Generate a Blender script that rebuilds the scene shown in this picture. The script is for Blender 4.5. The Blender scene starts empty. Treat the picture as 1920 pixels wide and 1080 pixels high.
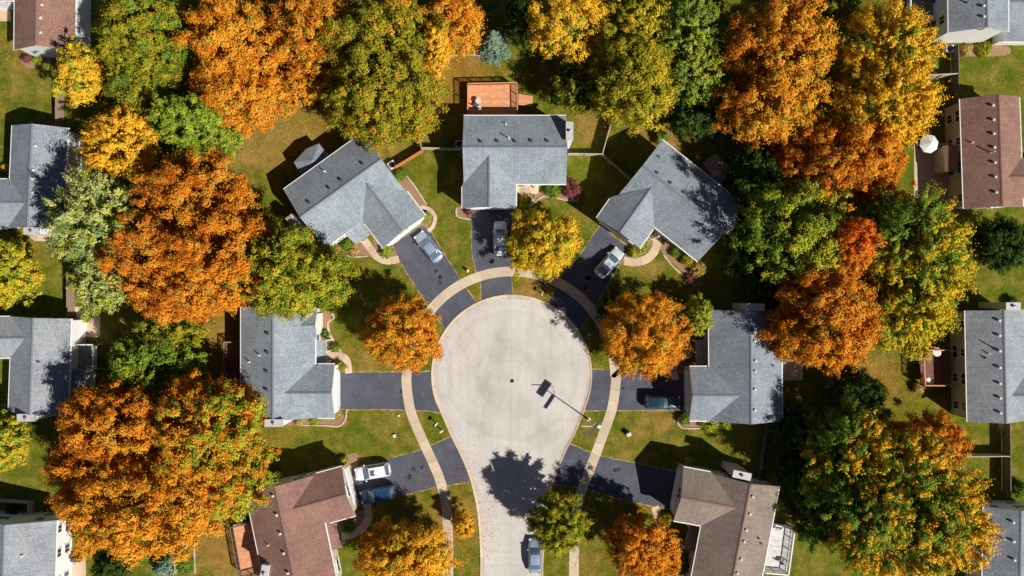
import bpy, bmesh, math, random
import numpy as np
from mathutils import Vector, Matrix

random.seed(7)
RNG = np.random.default_rng(7)
SC = bpy.context.scene
COL = SC.collection
H = 100.0            # camera height in metres
S = 1.0 / 14.0       # metres per photo pixel on the ground


def P(px, py, z=0.0):
    """a point of the place measured from the photo: pixel and height -> metres"""
    k = S * (H - z) / H
    return Vector(((px - 960) * k, (540 - py) * k, z))


def lin(c, k=1.0):
    r = []
    for v in c[:3]:
        v = v / 255.0
        v = v / 12.92 if v <= 0.04045 else ((v + 0.055) / 1.055) ** 2.4
        r.append(v * k)
    return tuple(r)


# ------------------------------------------------------------------ materials
MATS = {}


def nm(name):
    m = bpy.data.materials.new(name)
    m.use_nodes = True
    MATS[name] = m
    nt = m.node_tree
    return m, nt, nt.nodes['Principled BSDF']


def node(nt, kind, **kw):
    n = nt.nodes.new(kind)
    for k, v in kw.items():
        if k.startswith('_'):
            setattr(n, k[1:], v)
        else:
            n.inputs[k.replace('__', ' ')].default_value = v
    return n


def ramp(nt, src, stops):
    r = nt.nodes.new('ShaderNodeValToRGB')
    e = r.color_ramp.elements
    while len(e) < len(stops):
        e.new(0.5)
    for i, (p, c) in enumerate(stops):
        e[i].position = p
        e[i].color = (*c, 1) if len(c) == 3 else c
    nt.links.new(src, r.inputs['Fac'])
    return r.outputs['Color']


def mix(nt, fac, a, b, mode='MIX'):
    n = nt.nodes.new('ShaderNodeMix')
    n.data_type = 'RGBA'
    n.blend_type = mode
    for s, v in ((n.inputs[0], fac), (n.inputs[6], a), (n.inputs[7], b)):
        if hasattr(v, 'links'):
            nt.links.new(v, s)
        elif isinstance(v, (int, float)):
            s.default_value = v
        else:
            s.default_value = (*v, 1)
    return n.outputs[2]


def noise(nt, co, scale, detail=4, rough=0.6):
    n = node(nt, 'ShaderNodeTexNoise', Scale=scale, Detail=detail, Roughness=rough)
    if co is not None:
        nt.links.new(co, n.inputs['Vector'])
    return n.outputs['Fac']


def coord(nt, which='Object'):
    return nt.nodes.new('ShaderNodeTexCoord').outputs[which]


def bump(nt, b, h, strength=0.3, dist=0.05):
    n = node(nt, 'ShaderNodeBump', Strength=strength, Distance=dist)
    nt.links.new(h, n.inputs['Height'])
    nt.links.new(n.outputs[0], b.inputs['Normal'])


def math_n(nt, op, a, b=0.0, c=None):
    n = nt.nodes.new('ShaderNodeMath')
    n.operation = op
    for i, v in enumerate((a, b, c)):
        if v is None:
            continue
        if hasattr(v, 'links'):
            nt.links.new(v, n.inputs[i])
        else:
            n.inputs[i].default_value = v
    return n.outputs[0]


def plain(name, col, rough=0.6, metal=0.0, vary=0.12, scale=3.0, spec=0.4):
    m, nt, b = nm(name)
    co = coord(nt)
    f = noise(nt, co, scale, 5)
    c = mix(nt, f, tuple(x * (1 - vary) for x in col), tuple(min(1, x * (1 + vary)) for x in col))
    nt.links.new(c, b.inputs['Base Color'])
    b.inputs['Roughness'].default_value = rough
    b.inputs['Metallic'].default_value = metal
    b.inputs['Specular IOR Level'].default_value = spec
    return m


def shingle(name, col, col2):
    m, nt, b = nm(name)
    uv = coord(nt, 'UV')
    br = node(nt, 'ShaderNodeTexBrick', Scale=1.0)
    br.inputs['Color1'].default_value = (*col, 1)
    br.inputs['Color2'].default_value = (*col2, 1)
    br.inputs['Mortar'].default_value = (*[x * .55 for x in col], 1)
    br.inputs['Mortar Size'].default_value = 0.012
    br.inputs['Mortar Smooth'].default_value = 0.5
    br.inputs['Bias'].default_value = 0.0
    br.inputs['Brick Width'].default_value = 0.42
    br.inputs['Row Height'].default_value = 0.17
    br.offset = 0.37
    nt.links.new(uv, br.inputs['Vector'])
    big = noise(nt, uv, 0.35, 5)
    c = mix(nt, 1.0, br.outputs['Color'], ramp(nt, big, [(0.3, (.80, .80, .80)), (0.72, (1.14, 1.13, 1.10))]), 'MULTIPLY')
    # mottled granules
    fine = noise(nt, uv, 5.0, 4, 0.75)
    c = mix(nt, 1.0, c, ramp(nt, fine, [(0.32, (.66, .67, .69)), (0.68, (1.3, 1.29, 1.27))]), 'MULTIPLY')
    # long weathering streaks down the slope
    mp = node(nt, 'ShaderNodeMapping')
    mp.inputs['Scale'].default_value = (1.6, 0.16, 1)
    nt.links.new(uv, mp.inputs['Vector'])
    st = noise(nt, mp.outputs[0], 1.3, 4, .65)
    c = mix(nt, 1.0, c, ramp(nt, st, [(0.3, (.84, .84, .85)), (0.6, (1.05, 1.05, 1.05))]), 'MULTIPLY')
    nt.links.new(c, b.inputs['Base Color'])
    b.inputs['Roughness'].default_value = 0.95
    b.inputs['Specular IOR Level'].default_value = 0.2
    bump(nt, b, br.outputs['Fac'], -0.3, 0.02)
    return m


def siding(name, col):
    m, nt, b = nm(name)
    co = coord(nt)
    w = node(nt, 'ShaderNodeTexWave', Scale=1.6, Distortion=0.0)
    w.bands_direction = 'Z'
    w.wave_profile = 'SAW'
    nt.links.new(co, w.inputs['Vector'])
    f = noise(nt, co, 0.7, 4)
    c = mix(nt, f, tuple(x * .92 for x in col), tuple(min(.92, x * 1.05) for x in col))
    nt.links.new(c, b.inputs['Base Color'])
    b.inputs['Roughness'].default_value = 0.6
    bump(nt, b, w.outputs['Fac'], 0.4, 0.03)
    return m


def boards(name, col, axis='UV', wid=7.0):
    m, nt, b = nm(name)
    uv = coord(nt, 'UV')
    br = node(nt, 'ShaderNodeTexBrick', Scale=1.0)
    br.inputs['Color1'].default_value = (*[x * .88 for x in col], 1)
    br.inputs['Color2'].default_value = (*[min(1, x * 1.12) for x in col], 1)
    br.inputs['Mortar'].default_value = (*[x * .25 for x in col], 1)
    br.inputs['Mortar Size'].default_value = 0.008
    br.inputs['Brick Width'].default_value = 3.2
    br.inputs['Row Height'].default_value = 0.145
    nt.links.new(uv, br.inputs['Vector'])
    f = noise(nt, uv, 1.6, 5)
    c = mix(nt, 1.0, br.outputs['Color'], ramp(nt, f, [(.3, (.8, .8, .8)), (.7, (1.12, 1.12, 1.12))]), 'MULTIPLY')
    nt.links.new(c, b.inputs['Base Color'])
    b.inputs['Roughness'].default_value = 0.75
    return m


def asphalt():
    m, nt, b = nm('asphalt')
    co = coord(nt)
    f = noise(nt, co, 0.35, 6, .65)
    c = ramp(nt, f, [(.3, lin((72, 75, 85))), (.52, lin((84, 86, 96))), (.72, lin((98, 99, 107)))])
    g = noise(nt, co, 14, 3, .8)
    c = mix(nt, 1.0, c, ramp(nt, g, [(.3, (.74, .74, .75)), (.7, (1.26, 1.26, 1.25))]), 'MULTIPLY')
    # pale scuffs and dried puddle rims
    k = noise(nt, co, 0.9, 5, .7)
    c = mix(nt, ramp(nt, k, [(.60, (0, 0, 0)), (.74, (.55, .55, .55))]), c, lin((128, 126, 126)))
    nt.links.new(c, b.inputs['Base Color'])
    b.inputs['Roughness'].default_value = 0.92
    b.inputs['Specular IOR Level'].default_value = 0.25
    bump(nt, b, g, .3, .01)
    return m


def concrete_road():
    m, nt, b = nm('road_concrete')
    co = coord(nt)
    f = noise(nt, co, 0.16, 6, .6)
    c = ramp(nt, f, [(.28, lin((172, 166, 158))), (.48, lin((197, 190, 182))), (.75, lin((211, 204, 197)))])
    # wheel polish: arcs round the circle and long marks down the street
    mp = node(nt, 'ShaderNodeMapping')
    mp.inputs['Scale'].default_value = (0.75, 0.06, 1)
    nt.links.new(co, mp.inputs['Vector'])
    t = noise(nt, mp.outputs[0], 1.2, 5, .62)
    c = mix(nt, 1.0, c, ramp(nt, t, [(.32, (.93, .93, .935)), (.6, (1.02, 1.02, 1.02))]), 'MULTIPLY')
    cen = P(959, 703)
    sep = node(nt, 'ShaderNodeVectorMath', _operation='DISTANCE')
    nt.links.new(co, sep.inputs[0])
    sep.inputs[1].default_value = (cen.x, cen.y, 0)
    wob = math_n(nt, 'ADD', sep.outputs['Value'], math_n(nt, 'MULTIPLY', noise(nt, co, .25, 3), 2.2))
    comb = nt.nodes.new('ShaderNodeCombineXYZ')
    nt.links.new(wob, comb.inputs[0])
    rr = noise(nt, comb.outputs[0], 1.1, 4, .7)
    c = mix(nt, 1.0, c, ramp(nt, rr, [(.35, (.92, .92, .92)), (.6, (1.02, 1.02, 1.02))]), 'MULTIPLY')
    g = noise(nt, co, 9, 4, .8)
    c = mix(nt, 1.0, c, ramp(nt, g, [(.3, (.88, .88, .88)), (.7, (1.1, 1.1, 1.1))]), 'MULTIPLY')
    # spots
    sp = node(nt, 'ShaderNodeTexVoronoi', Scale=.45)
    nt.links.new(co, sp.inputs['Vector'])
    c = mix(nt, ramp(nt, sp.outputs['Distance'], [(.02, (.25, .25, .25)), (.05, (0, 0, 0))]), c, lin((150, 140, 130)))
    nt.links.new(c, b.inputs['Base Color'])
    b.inputs['Roughness'].default_value = 0.93
    b.inputs['Specular IOR Level'].default_value = 0.25
    bump(nt, b, g, .2, .01)
    return m


def slab_concrete(name, col, joint=1.5):
    m, nt, b = nm(name)
    uv = coord(nt, 'UV')
    co = coord(nt)
    sp = nt.nodes.new('ShaderNodeSeparateXYZ')
    nt.links.new(uv, sp.inputs[0])
    u = math_n(nt, 'DIVIDE', sp.outputs[0], joint)
    fr = math_n(nt, 'FRACT', u)
    d = math_n(nt, 'ABSOLUTE', math_n(nt, 'SUBTRACT', fr, 0.5))
    fl = math_n(nt, 'FLOOR', u)
    wn = nt.nodes.new('ShaderNodeTexWhiteNoise')
    wn.noise_dimensions = '1D'
    nt.links.new(fl, wn.inputs['W'])
    c = mix(nt, wn.outputs['Value'], tuple(x * .86 for x in col), tuple(x * 1.08 for x in col))
    f = noise(nt, co, .8, 6, .7)
    c = mix(nt, 1.0, c, ramp(nt, f, [(.3, (.86, .85, .83)), (.7, (1.08, 1.08, 1.08))]), 'MULTIPLY')
    g = noise(nt, co, 10, 3, .8)
    c = mix(nt, 1.0, c, ramp(nt, g, [(.3, (.9, .9, .9)), (.7, (1.08, 1.08, 1.08))]), 'MULTIPLY')
    c = mix(nt, ramp(nt, d, [(.478, (0, 0, 0)), (.49, (.32, .32, .32))]), c, tuple(x * .38 for x in col))
    nt.links.new(c, b.inputs['Base Color'])
    b.inputs['Roughness'].default_value = 0.92
    b.inputs['Specular IOR Level'].default_value = 0.25
    return m


def grass_mat():
    m, nt, b = nm('grass')
    co = coord(nt)
    at = nt.nodes.new('ShaderNodeAttribute')
    at.attribute_name = 'dry'
    f1 = noise(nt, co, 0.09, 5, .6)
    f2 = noise(nt, co, 0.55, 6, .7)
    f3 = noise(nt, co, 4.0, 5, .8)
    green = ramp(nt, f2, [(.25, lin((68, 80, 16))), (.5, lin((96, 104, 25))), (.75, lin((124, 121, 39)))])
    green = mix(nt, ramp(nt, f1, [(.35, (0, 0, 0)), (.7, (.6, .6, .6))]), green, lin((80, 99, 17)))
    dryc = ramp(nt, f2, [(.25, lin((112, 94, 38))), (.55, lin((148, 120, 58))), (.8, lin((170, 140, 80)))])
    d = math_n(nt, 'ADD', at.outputs['Fac'], math_n(nt, 'MULTIPLY', math_n(nt, 'SUBTRACT', f2, .5), 1.5))
    d = math_n(nt, 'ADD', d, math_n(nt, 'MULTIPLY', math_n(nt, 'SUBTRACT', f3, .5), .9))
    d = math_n(nt, 'ADD', d, math_n(nt, 'MULTIPLY', math_n(nt, 'SUBTRACT', f1, .5), .8))
    c = mix(nt, ramp(nt, d, [(.2, (0, 0, 0)), (.92, (1, 1, 1))]), green, dryc)
    c = mix(nt, 1.0, c, ramp(nt, f3, [(.28, (.62, .62, .6)), (.72, (1.34, 1.34, 1.3))]), 'MULTIPLY')
    nt.links.new(c, b.inputs['Base Color'])
    b.inputs['Roughness'].default_value = 1.0
    b.inputs['Specular IOR Level'].default_value = 0.1
    bump(nt, b, f3, .7, .12)
    return m


def leaf_mat():
    m = bpy.data.materials.new('leaf')
    m.use_nodes = True
    nt = m.node_tree
    nt.nodes.clear()
    out = nt.nodes.new('ShaderNodeOutputMaterial')
    at = nt.nodes.new('ShaderNodeAttribute')
    at.attribute_name = 'leaf'
    di = nt.nodes.new('ShaderNodeBsdfDiffuse')
    tr = nt.nodes.new('ShaderNodeBsdfTranslucent')
    mx = nt.nodes.new('ShaderNodeMixShader')
    mx.inputs[0].default_value = 0.16
    nt.links.new(at.outputs['Color'], di.inputs['Color'])
    nt.links.new(at.outputs['Color'], tr.inputs['Color'])
    nt.links.new(di.outputs[0], mx.inputs[1])
    nt.links.new(tr.outputs[0], mx.inputs[2])
    nt.links.new(mx.outputs[0], out.inputs[0])
    MATS['leaf'] = m
    return m


def car_paint(name, col, metal=0.35, rough=0.3):
    m, nt, b = nm(name)
    co = coord(nt)
    f = noise(nt, co, 2.5, 4)
    c = mix(nt, f, tuple(x * .9 for x in col), tuple(min(1, x * 1.06) for x in col))
    nt.links.new(c, b.inputs['Base Color'])
    b.inputs['Metallic'].default_value = metal
    b.inputs['Roughness'].default_value = rough
    b.inputs['Coat Weight'].default_value = 0.6
    b.inputs['Coat Roughness'].default_value = 0.08
    return m


grass_mat(); asphalt(); concrete_road(); leaf_mat()
slab_concrete('sidewalk', lin((206, 188, 162)))
slab_concrete('kerb', lin((205, 188, 166)), 3.0)
slab_concrete('path', lin((208, 182, 156)), 1.2)
plain('mulch', lin((150, 118, 88)), .95, vary=.35, scale=4)
plain('stone_edging', lin((196, 178, 158)), .9, vary=.3, scale=3)
plain('bark', lin((74, 62, 52)), .95, vary=.3, scale=4)
shingle('shingle_grey', lin((140, 150, 158)), lin((157, 166, 173)))
shingle('shingle_slate', lin((134, 142, 151)), lin((150, 157, 165)))
shingle('shingle_pale', lin((144, 149, 155)), lin((160, 164, 169)))
shingle('shingle_brown', lin((140, 106, 94)), lin((153, 118, 105)))
shingle('shingle_taupe', lin((136, 122, 112)), lin((150, 135, 124)))
siding('siding_white', (.86, .86, .85))
siding('siding_cream', lin((216, 202, 180)))
siding('siding_beige', lin((205, 190, 172)))
siding('siding_greige', lin((188, 184, 182)))
plain('trim_white', (.80, .79, .77), .5, vary=.05)
plain('garage_white', (.78, .77, .74), .5, vary=.05)
plain('door_brown', lin((110, 70, 50)), .5)
plain('vent_dark', lin((58, 60, 64)), .6)
plain('vent_light', lin((205, 200, 194)), .5)
plain('pipe_white', (.75, .75, .74), .5)
plain('ridge_grey', lin((118, 124, 132)), .95, vary=.2)
plain('ridge_brown', lin((128, 98, 86)), .95, vary=.2)
boards('deck_cedar', lin((222, 156, 110)))
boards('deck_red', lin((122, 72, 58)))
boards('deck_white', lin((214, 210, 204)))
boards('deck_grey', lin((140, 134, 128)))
boards('fence_wood', lin((166, 140, 116)))
boards('fence_orange', lin((208, 128, 78)))
boards('fence_pale', lin((196, 182, 164)))
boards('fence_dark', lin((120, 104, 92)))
plain('metal_grey', lin((150, 150, 150)), .4, .6)
plain('metal_dark', lin((50, 50, 52)), .5, .3)
plain('lamp_white', lin((226, 214, 196)), .5)
plain('panel_grey', lin((84, 90, 104)), .5)
plain('rubber', (.02, .02, .02), .8)
plain('rim', (.6, .6, .62), .3, .8)
plain('fabric_white', (.66, .65, .64), .8)
plain('fabric_black', (.03, .03, .035), .8)
plain('hydrant_yellow', lin((226, 200, 120)), .5)
plain('brick', lin((150, 100, 80)), .9, vary=.3, scale=6)
plain('red_plastic', lin((200, 50, 40)), .4)
plain('dry_edge', lin((168, 140, 96)), 1.0, vary=.35, scale=5)
plain('oil_stain', lin((52, 53, 60)), .9, vary=.3)
plain('asphalt_crack', lin((44, 45, 50)), .95, vary=.3)
plain('crack', lin((136, 126, 118)), .95, vary=.3)
plain('joint', lin((150, 140, 130)), .95, vary=.3)
m, nt, b = nm('glass_dark')
co = coord(nt)
cc = mix(nt, noise(nt, co, 1.2, 3), (.02, .025, .03), (.05, .06, .07))
nt.links.new(cc, b.inputs['Base Color'])
b.inputs['Roughness'].default_value = .06
b.inputs['Specular IOR Level'].default_value = .8
m, nt, b = nm('car_glass')
co = coord(nt)
cc = mix(nt, noise(nt, co, 1.5, 3), (.10, .15, .20), (.17, .24, .31))  # blue in the base colour stands in for the reflected sky
nt.links.new(cc, b.inputs['Base Color'])
b.inputs['Roughness'].default_value = .08
b.inputs['Metallic'].default_value = .35
b.inputs['Specular IOR Level'].default_value = 1.0
m, nt, b = nm('lamp_lens')
co = coord(nt)
cc = mix(nt, noise(nt, co, 3, 3), (.7, .7, .68), (.85, .85, .83))
nt.links.new(cc, b.inputs['Base Color'])
b.inputs['Roughness'].default_value = .1
plain('tail_red', (.35, .02, .02), .2)
car_paint('paint_silver', lin((206, 212, 218)), .15)
car_paint('paint_white', lin((232, 234, 236)), .0)
car_paint('paint_bluegrey', lin((150, 166, 186)), .2)
car_paint('paint_navy', lin((40, 74, 112)), .3)
car_paint('paint_teal', lin((36, 66, 84)), .4)


# ------------------------------------------------------------------ mesh helpers
class MB:
    """collects polygons (world metres) and links them as ONE mesh object"""

    def __init__(s):
        s.v, s.f, s.m, s.uv = [], [], [], []

    def face(s, pts, mat=0, uv=None):
        n = len(s.v)
        s.v += [tuple(p) for p in pts]
        s.f.append(tuple(range(n, n + len(pts))))
        s.m.append(mat)
        s.uv.append(uv)

    def prism(s, bot, top, mat=0, side=None, uvt=None, floor=True):
        """two equal rings (counter-clockwise from above)"""
        side = mat if side is None else side
        s.face(top, mat, uvt)
        if floor:
            s.face(bot[::-1], side)
        n = len(bot)
        for i in range(n):
            j = (i + 1) % n
            s.face([bot[i], bot[j], top[j], top[i]], side)

    def box(s, c, sx, sy, sz, rz=0.0, mat=0):
        """box standing on z=c.z"""
        ca, sa = math.cos(rz), math.sin(rz)
        ring = []
        for x, y in ((-sx / 2, -sy / 2), (sx / 2, -sy / 2), (sx / 2, sy / 2), (-sx / 2, sy / 2)):
            ring.append((c[0] + x * ca - y * sa, c[1] + x * sa + y * ca))
        bot = [Vector((x, y, c[2])) for x, y in ring]
        top = [Vector((x, y, c[2] + sz)) for x, y in ring]
        L = [(0, 0), (sx, 0), (sx, sy), (0, sy)]
        s.prism(bot, top, mat, uvt=L)

    def bar(s, a, b, w, h, mat=0):
        """rectangular bar from a to b"""
        a, b = Vector(a), Vector(b)
        d = (b - a).normalized()
        up = Vector((0, 0, 1)) if abs(d.z) < .95 else Vector((1, 0, 0))
        x = d.cross(up).normalized() * w / 2
        y = x.cross(d).normalized() * h / 2
        A = [a - x - y, a + x - y, a + x + y, a - x + y]
        B = [b - x - y, b + x - y, b + x + y, b - x + y]
        s.face(A[::-1], mat)
        s.face(B, mat)
        Ln = (b - a).length
        for i in range(4):
            j = (i + 1) % 4
            s.face([A[i], A[j], B[j], B[i]], mat, [(0, 0), (0, .1), (Ln, .1), (Ln, 0)])

    def tube(s, pts, rad, n=8, mat=0, cap=True):
        pts = [Vector(p) for p in pts]
        rings = []
        for i, p in enumerate(pts):
            d = (pts[min(i + 1, len(pts) - 1)] - pts[max(i - 1, 0)]).normalized()
            up = Vector((0, 0, 1)) if abs(d.z) < .9 else Vector((1, 0, 0))
            x = d.cross(up).normalized()
            y = x.cross(d).normalized()
            r = rad[i] if hasattr(rad, '__len__') else rad
            rings.append([p + (x * math.cos(2 * math.pi * k / n) + y * math.sin(2 * math.pi * k / n)) * r for k in range(n)])
        for A, B in zip(rings, rings[1:]):
            for k in range(n):
                j = (k + 1) % n
                s.face([A[k], B[k], B[j], A[j]], mat)
        if cap:
            s.face(rings[0], mat)
            s.face(rings[-1][::-1], mat)

    def lathe(s, c, prof, n=16, mat=0):
        """prof: (radius, z) from bottom to top"""
        c = Vector(c)
        R = [[c + Vector((r * math.cos(2 * math.pi * k / n), r * math.sin(2 * math.pi * k / n), z)) for k in range(n)] for r, z in prof]
        for A, B in zip(R, R[1:]):
            for k in range(n):
                j = (k + 1) % n
                s.face([A[k], A[j], B[j], B[k]], mat)
        if prof[-1][0] > 1e-4:
            s.face(R[-1], mat)

    def build(s, name, mats, parent=None, smooth=False, origin=None, weld=True):
        me = bpy.data.meshes.new(name)
        o0 = Vector(origin) if origin is not None else (WP(parent) if parent else Vector())
        me.from_pydata([tuple(Vector(v) - o0) for v in s.v], [], s.f)
        if isinstance(mats, str):
            mats = [mats]
        for q in mats:
            me.materials.append(MATS[q])
        me.polygons.foreach_set('material_index', s.m)
        if any(u is not None for u in s.uv):
            L = me.uv_layers.new(name='UVMap')
            k = 0
            for f, u in zip(s.f, s.uv):
                for i in range(len(f)):
                    if u is not None:
                        L.data[k].uv = u[i]
                    k += 1
        if weld:
            bm = bmesh.new()
            bm.from_mesh(me)
            bmesh.ops.remove_doubles(bm, verts=bm.verts, dist=0.0005)
            if smooth:
                for f in bm.faces:
                    f.smooth = True
            bm.to_mesh(me)
            bm.free()
        o = bpy.data.objects.new(name, me)
        COL.objects.link(o)
        if parent:
            o.parent = parent
        elif origin is not None:
            o.location = origin
        return o


def WP(o):
    """world position of an un-rotated parent chain"""
    v = Vector()
    while o is not None:
        v += o.location
        o = o.parent
    return v


def tag(o, label, cat, group=None):
    o['label'] = label
    o['category'] = cat
    if group:
        o['group'] = group
    return o


def thing(name, label, cat, loc, group=None, rz=0.0):
    o = bpy.data.objects.new(name, None)
    o.empty_display_size = .3
    COL.objects.link(o)
    o.location = loc
    o.rotation_euler[2] = rz
    return tag(o, label, cat, group)


def struct(o, kind='structure'):
    o['kind'] = kind
    return o


def inst(src, parent, loc, rz=0.0, name=None):
    """copy of a part (shares mesh) under parent, loc in world metres"""
    c = src.copy()
    COL.objects.link(c)
    c.parent = parent
    c.location = Vector(loc) - WP(parent)
    c.rotation_euler = (0, 0, rz)
    return c


def catmull(pts, n=8, closed=False):
    out = []
    N = len(pts)
    rng = range(N if closed else N - 1)
    for i in rng:
        g = lambda k: pts[k % N] if closed else pts[min(max(k, 0), N - 1)]
        p0, p1, p2, p3 = g(i - 1), g(i), g(i + 1), g(i + 2)
        for t in range(n):
            t /= n
            out.append(tuple(0.5 * (2 * p1[k] + (p2[k] - p0[k]) * t + (2 * p0[k] - 5 * p1[k] + 4 * p2[k] - p3[k]) * t * t
                                    + (3 * p1[k] - p0[k] - 3 * p2[k] + p3[k]) * t ** 3) for k in (0, 1)))
    if not closed:
        out.append(tuple(pts[-1]))
    return out


def sheet(name, pxs, z, mat, label=None, origin=None):
    """flat paved sheet with an outline measured in the photo"""
    me = bpy.data.meshes.new(name)
    bm = bmesh.new()
    fine = []
    for i, (x, y) in enumerate(pxs):
        x2, y2 = pxs[(i + 1) % len(pxs)]
        n = max(1, int(math.hypot(x2 - x, y2 - y) * S / .45))
        for k in range(n):
            t = k / n
            j = .05 if mat in ('asphalt', 'mulch') else .012
            fine.append(P(x + (x2 - x) * t, y + (y2 - y) * t) + Vector((random.uniform(-j, j), random.uniform(-j, j), z)))
    vs = [bm.verts.new(p) for p in fine]
    bm.faces.new(vs)
    bmesh.ops.triangulate(bm, faces=bm.faces)
    bm.normal_update()
    if bm.faces and sum(f.normal.z for f in bm.faces) < 0:
        bmesh.ops.reverse_faces(bm, faces=bm.faces)
    uvl = bm.loops.layers.uv.new('UVMap')
    for f in bm.faces:
        for l in f.loops:
            l[uvl].uv = (l.vert.co.x, l.vert.co.y)
    bm.to_mesh(me)
    bm.free()
    me.materials.append(MATS[mat])
    o = bpy.data.objects.new(name, me)
    COL.objects.link(o)
    return struct(o)


def ribbon_pts(pts, w, off=0.0):
    """left / right outlines in metres for a centre line given in metres"""
    L, R = [], []
    for i, p in enumerate(pts):
        a, b = pts[max(i - 1, 0)], pts[min(i + 1, len(pts) - 1)]
        d = (Vector(b) - Vector(a)).to_2d().normalized()
        n = Vector((-d.y, d.x))
        L.append(Vector((p[0], p[1])) + n * (off + w / 2))
        R.append(Vector((p[0], p[1])) + n * (off - w / 2))
    return L, R


def ribbon(name, pxs, w, z, mat, smooth_n=6, thick=0.0):
    """paved strip along a centre line, w in metres, uv along its length"""
    c = [P(x, y) for x, y in (catmull(pxs, smooth_n) if smooth_n else pxs)]
    L, R = ribbon_pts(c, w)
    mb = MB()
    d = 0
    for i in range(len(c) - 1):
        l = (c[i + 1] - c[i]).length
        q = [(R[i].x, R[i].y, z), (R[i + 1].x, R[i + 1].y, z), (L[i + 1].x, L[i + 1].y, z), (L[i].x, L[i].y, z)]
        mb.face(q, 0, [(d, 0), (d + l, 0), (d + l, w), (d, w)])
        d += l
    return struct(mb.build(name, mat))


# ------------------------------------------------------------------ ground, road, walks
def build_ground():
    xs = np.concatenate([[-700, -400, -200, -120], np.arange(-85, 85.01, .5), [120, 200, 400, 700]])
    ys = np.concatenate([[-700, -400, -200, -90], np.arange(-55, 55.01, .5), [90, 200, 400, 700]])
    X, Y = np.meshgrid(xs, ys)
    n, m = X.shape
    verts = np.stack([X, Y, np.zeros_like(X)], -1).reshape(-1, 3)
    idx = np.arange(n * m).reshape(n, m)
    q = np.stack([idx[:-1, :-1], idx[:-1, 1:], idx[1:, 1:], idx[1:, :-1]], -1).reshape(-1, 4)
    me = bpy.data.meshes.new('lawn')
    me.from_pydata(verts.tolist(), [], q.tolist())
    dry = np.zeros(len(verts)) + 0.31
    blobs = [(500, 250, 80, .9), (570, 225, 60, .8), (850, 150, 55, .75), (800, 205, 45, .7), (1110, 240, 32, 1.0), (1250, 240, 60, .75),
             (400, 640, 45, .95), (50, 115, 60, .35), (60, 470, 40, .35), (1640, 710, 45, .9), (480, 800, 50, .4), (900, 575, 22, 1.0),
             (1000, 538, 34, .85), (850, 985, 60, .45), (870, 955, 40, .5), (400, 1010, 55, .8), (430, 1070, 50, .5), (1240, 785, 34, .7),
             (745, 800, 40, .25), (690, 700, 70, .45), (620, 470, 50, .3), (1190, 830, 40, .3), (860, 200, 30, .35), (860, 120, 50, .8),
             (1100, 800, 30, .3), (825, 1000, 40, .4), (1100, 1060, 40, .5), (720, 270, 50, .5), (1220, 500, 30, .3), 
             (300, 600, 140, .4)]
    for bx, by, br, st in blobs:
        p = P(bx, by)
        d2 = (verts[:, 0] - p.x) ** 2 + (verts[:, 1] - p.y) ** 2
        dry += st * np.exp(-d2 / (2 * (br * S * .62) ** 2))
    a = me.attributes.new('dry', 'FLOAT', 'POINT')
    a.data.foreach_set('value', np.clip(dry, 0, 1.0).astype(np.float32))
    me.materials.append(MATS['grass'])
    o = bpy.data.objects.new('lawn', me)
    COL.objects.link(o)
    struct(o)


build_ground()

CX, CY = 959, 703
circ = [(CX + 151 * math.cos(math.radians(a)), CY - 151 * math.sin(math.radians(a))) for a in range(-22, 203, 5)]
right = [(1018, 1240), (1018, 1080), (1020, 1030), (1023, 980), (1031, 925), (1043, 888), (1060, 848), (1078, 813)]
left = [(845, 818), (862, 852), (878, 890), (891, 940), (897, 985), (900, 1040), (900, 1080), (900, 1240)]
OUT = [(x, y) for x, y in catmull(right, 6)] + [(1095, 772)] + circ + catmull(left, 6)
OUTM = [P(x, y) for x, y in OUT]


def offset_line(pts, d):
    r = []
    for i, p in enumerate(pts):
        a, b = pts[max(i - 1, 0)], pts[min(i + 1, len(pts) - 1)]
        t = (b - a).to_2d().normalized()
        r.append(Vector((p.x - t.y * d, p.y + t.x * d)))   # inside is to the left
    return r


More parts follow.
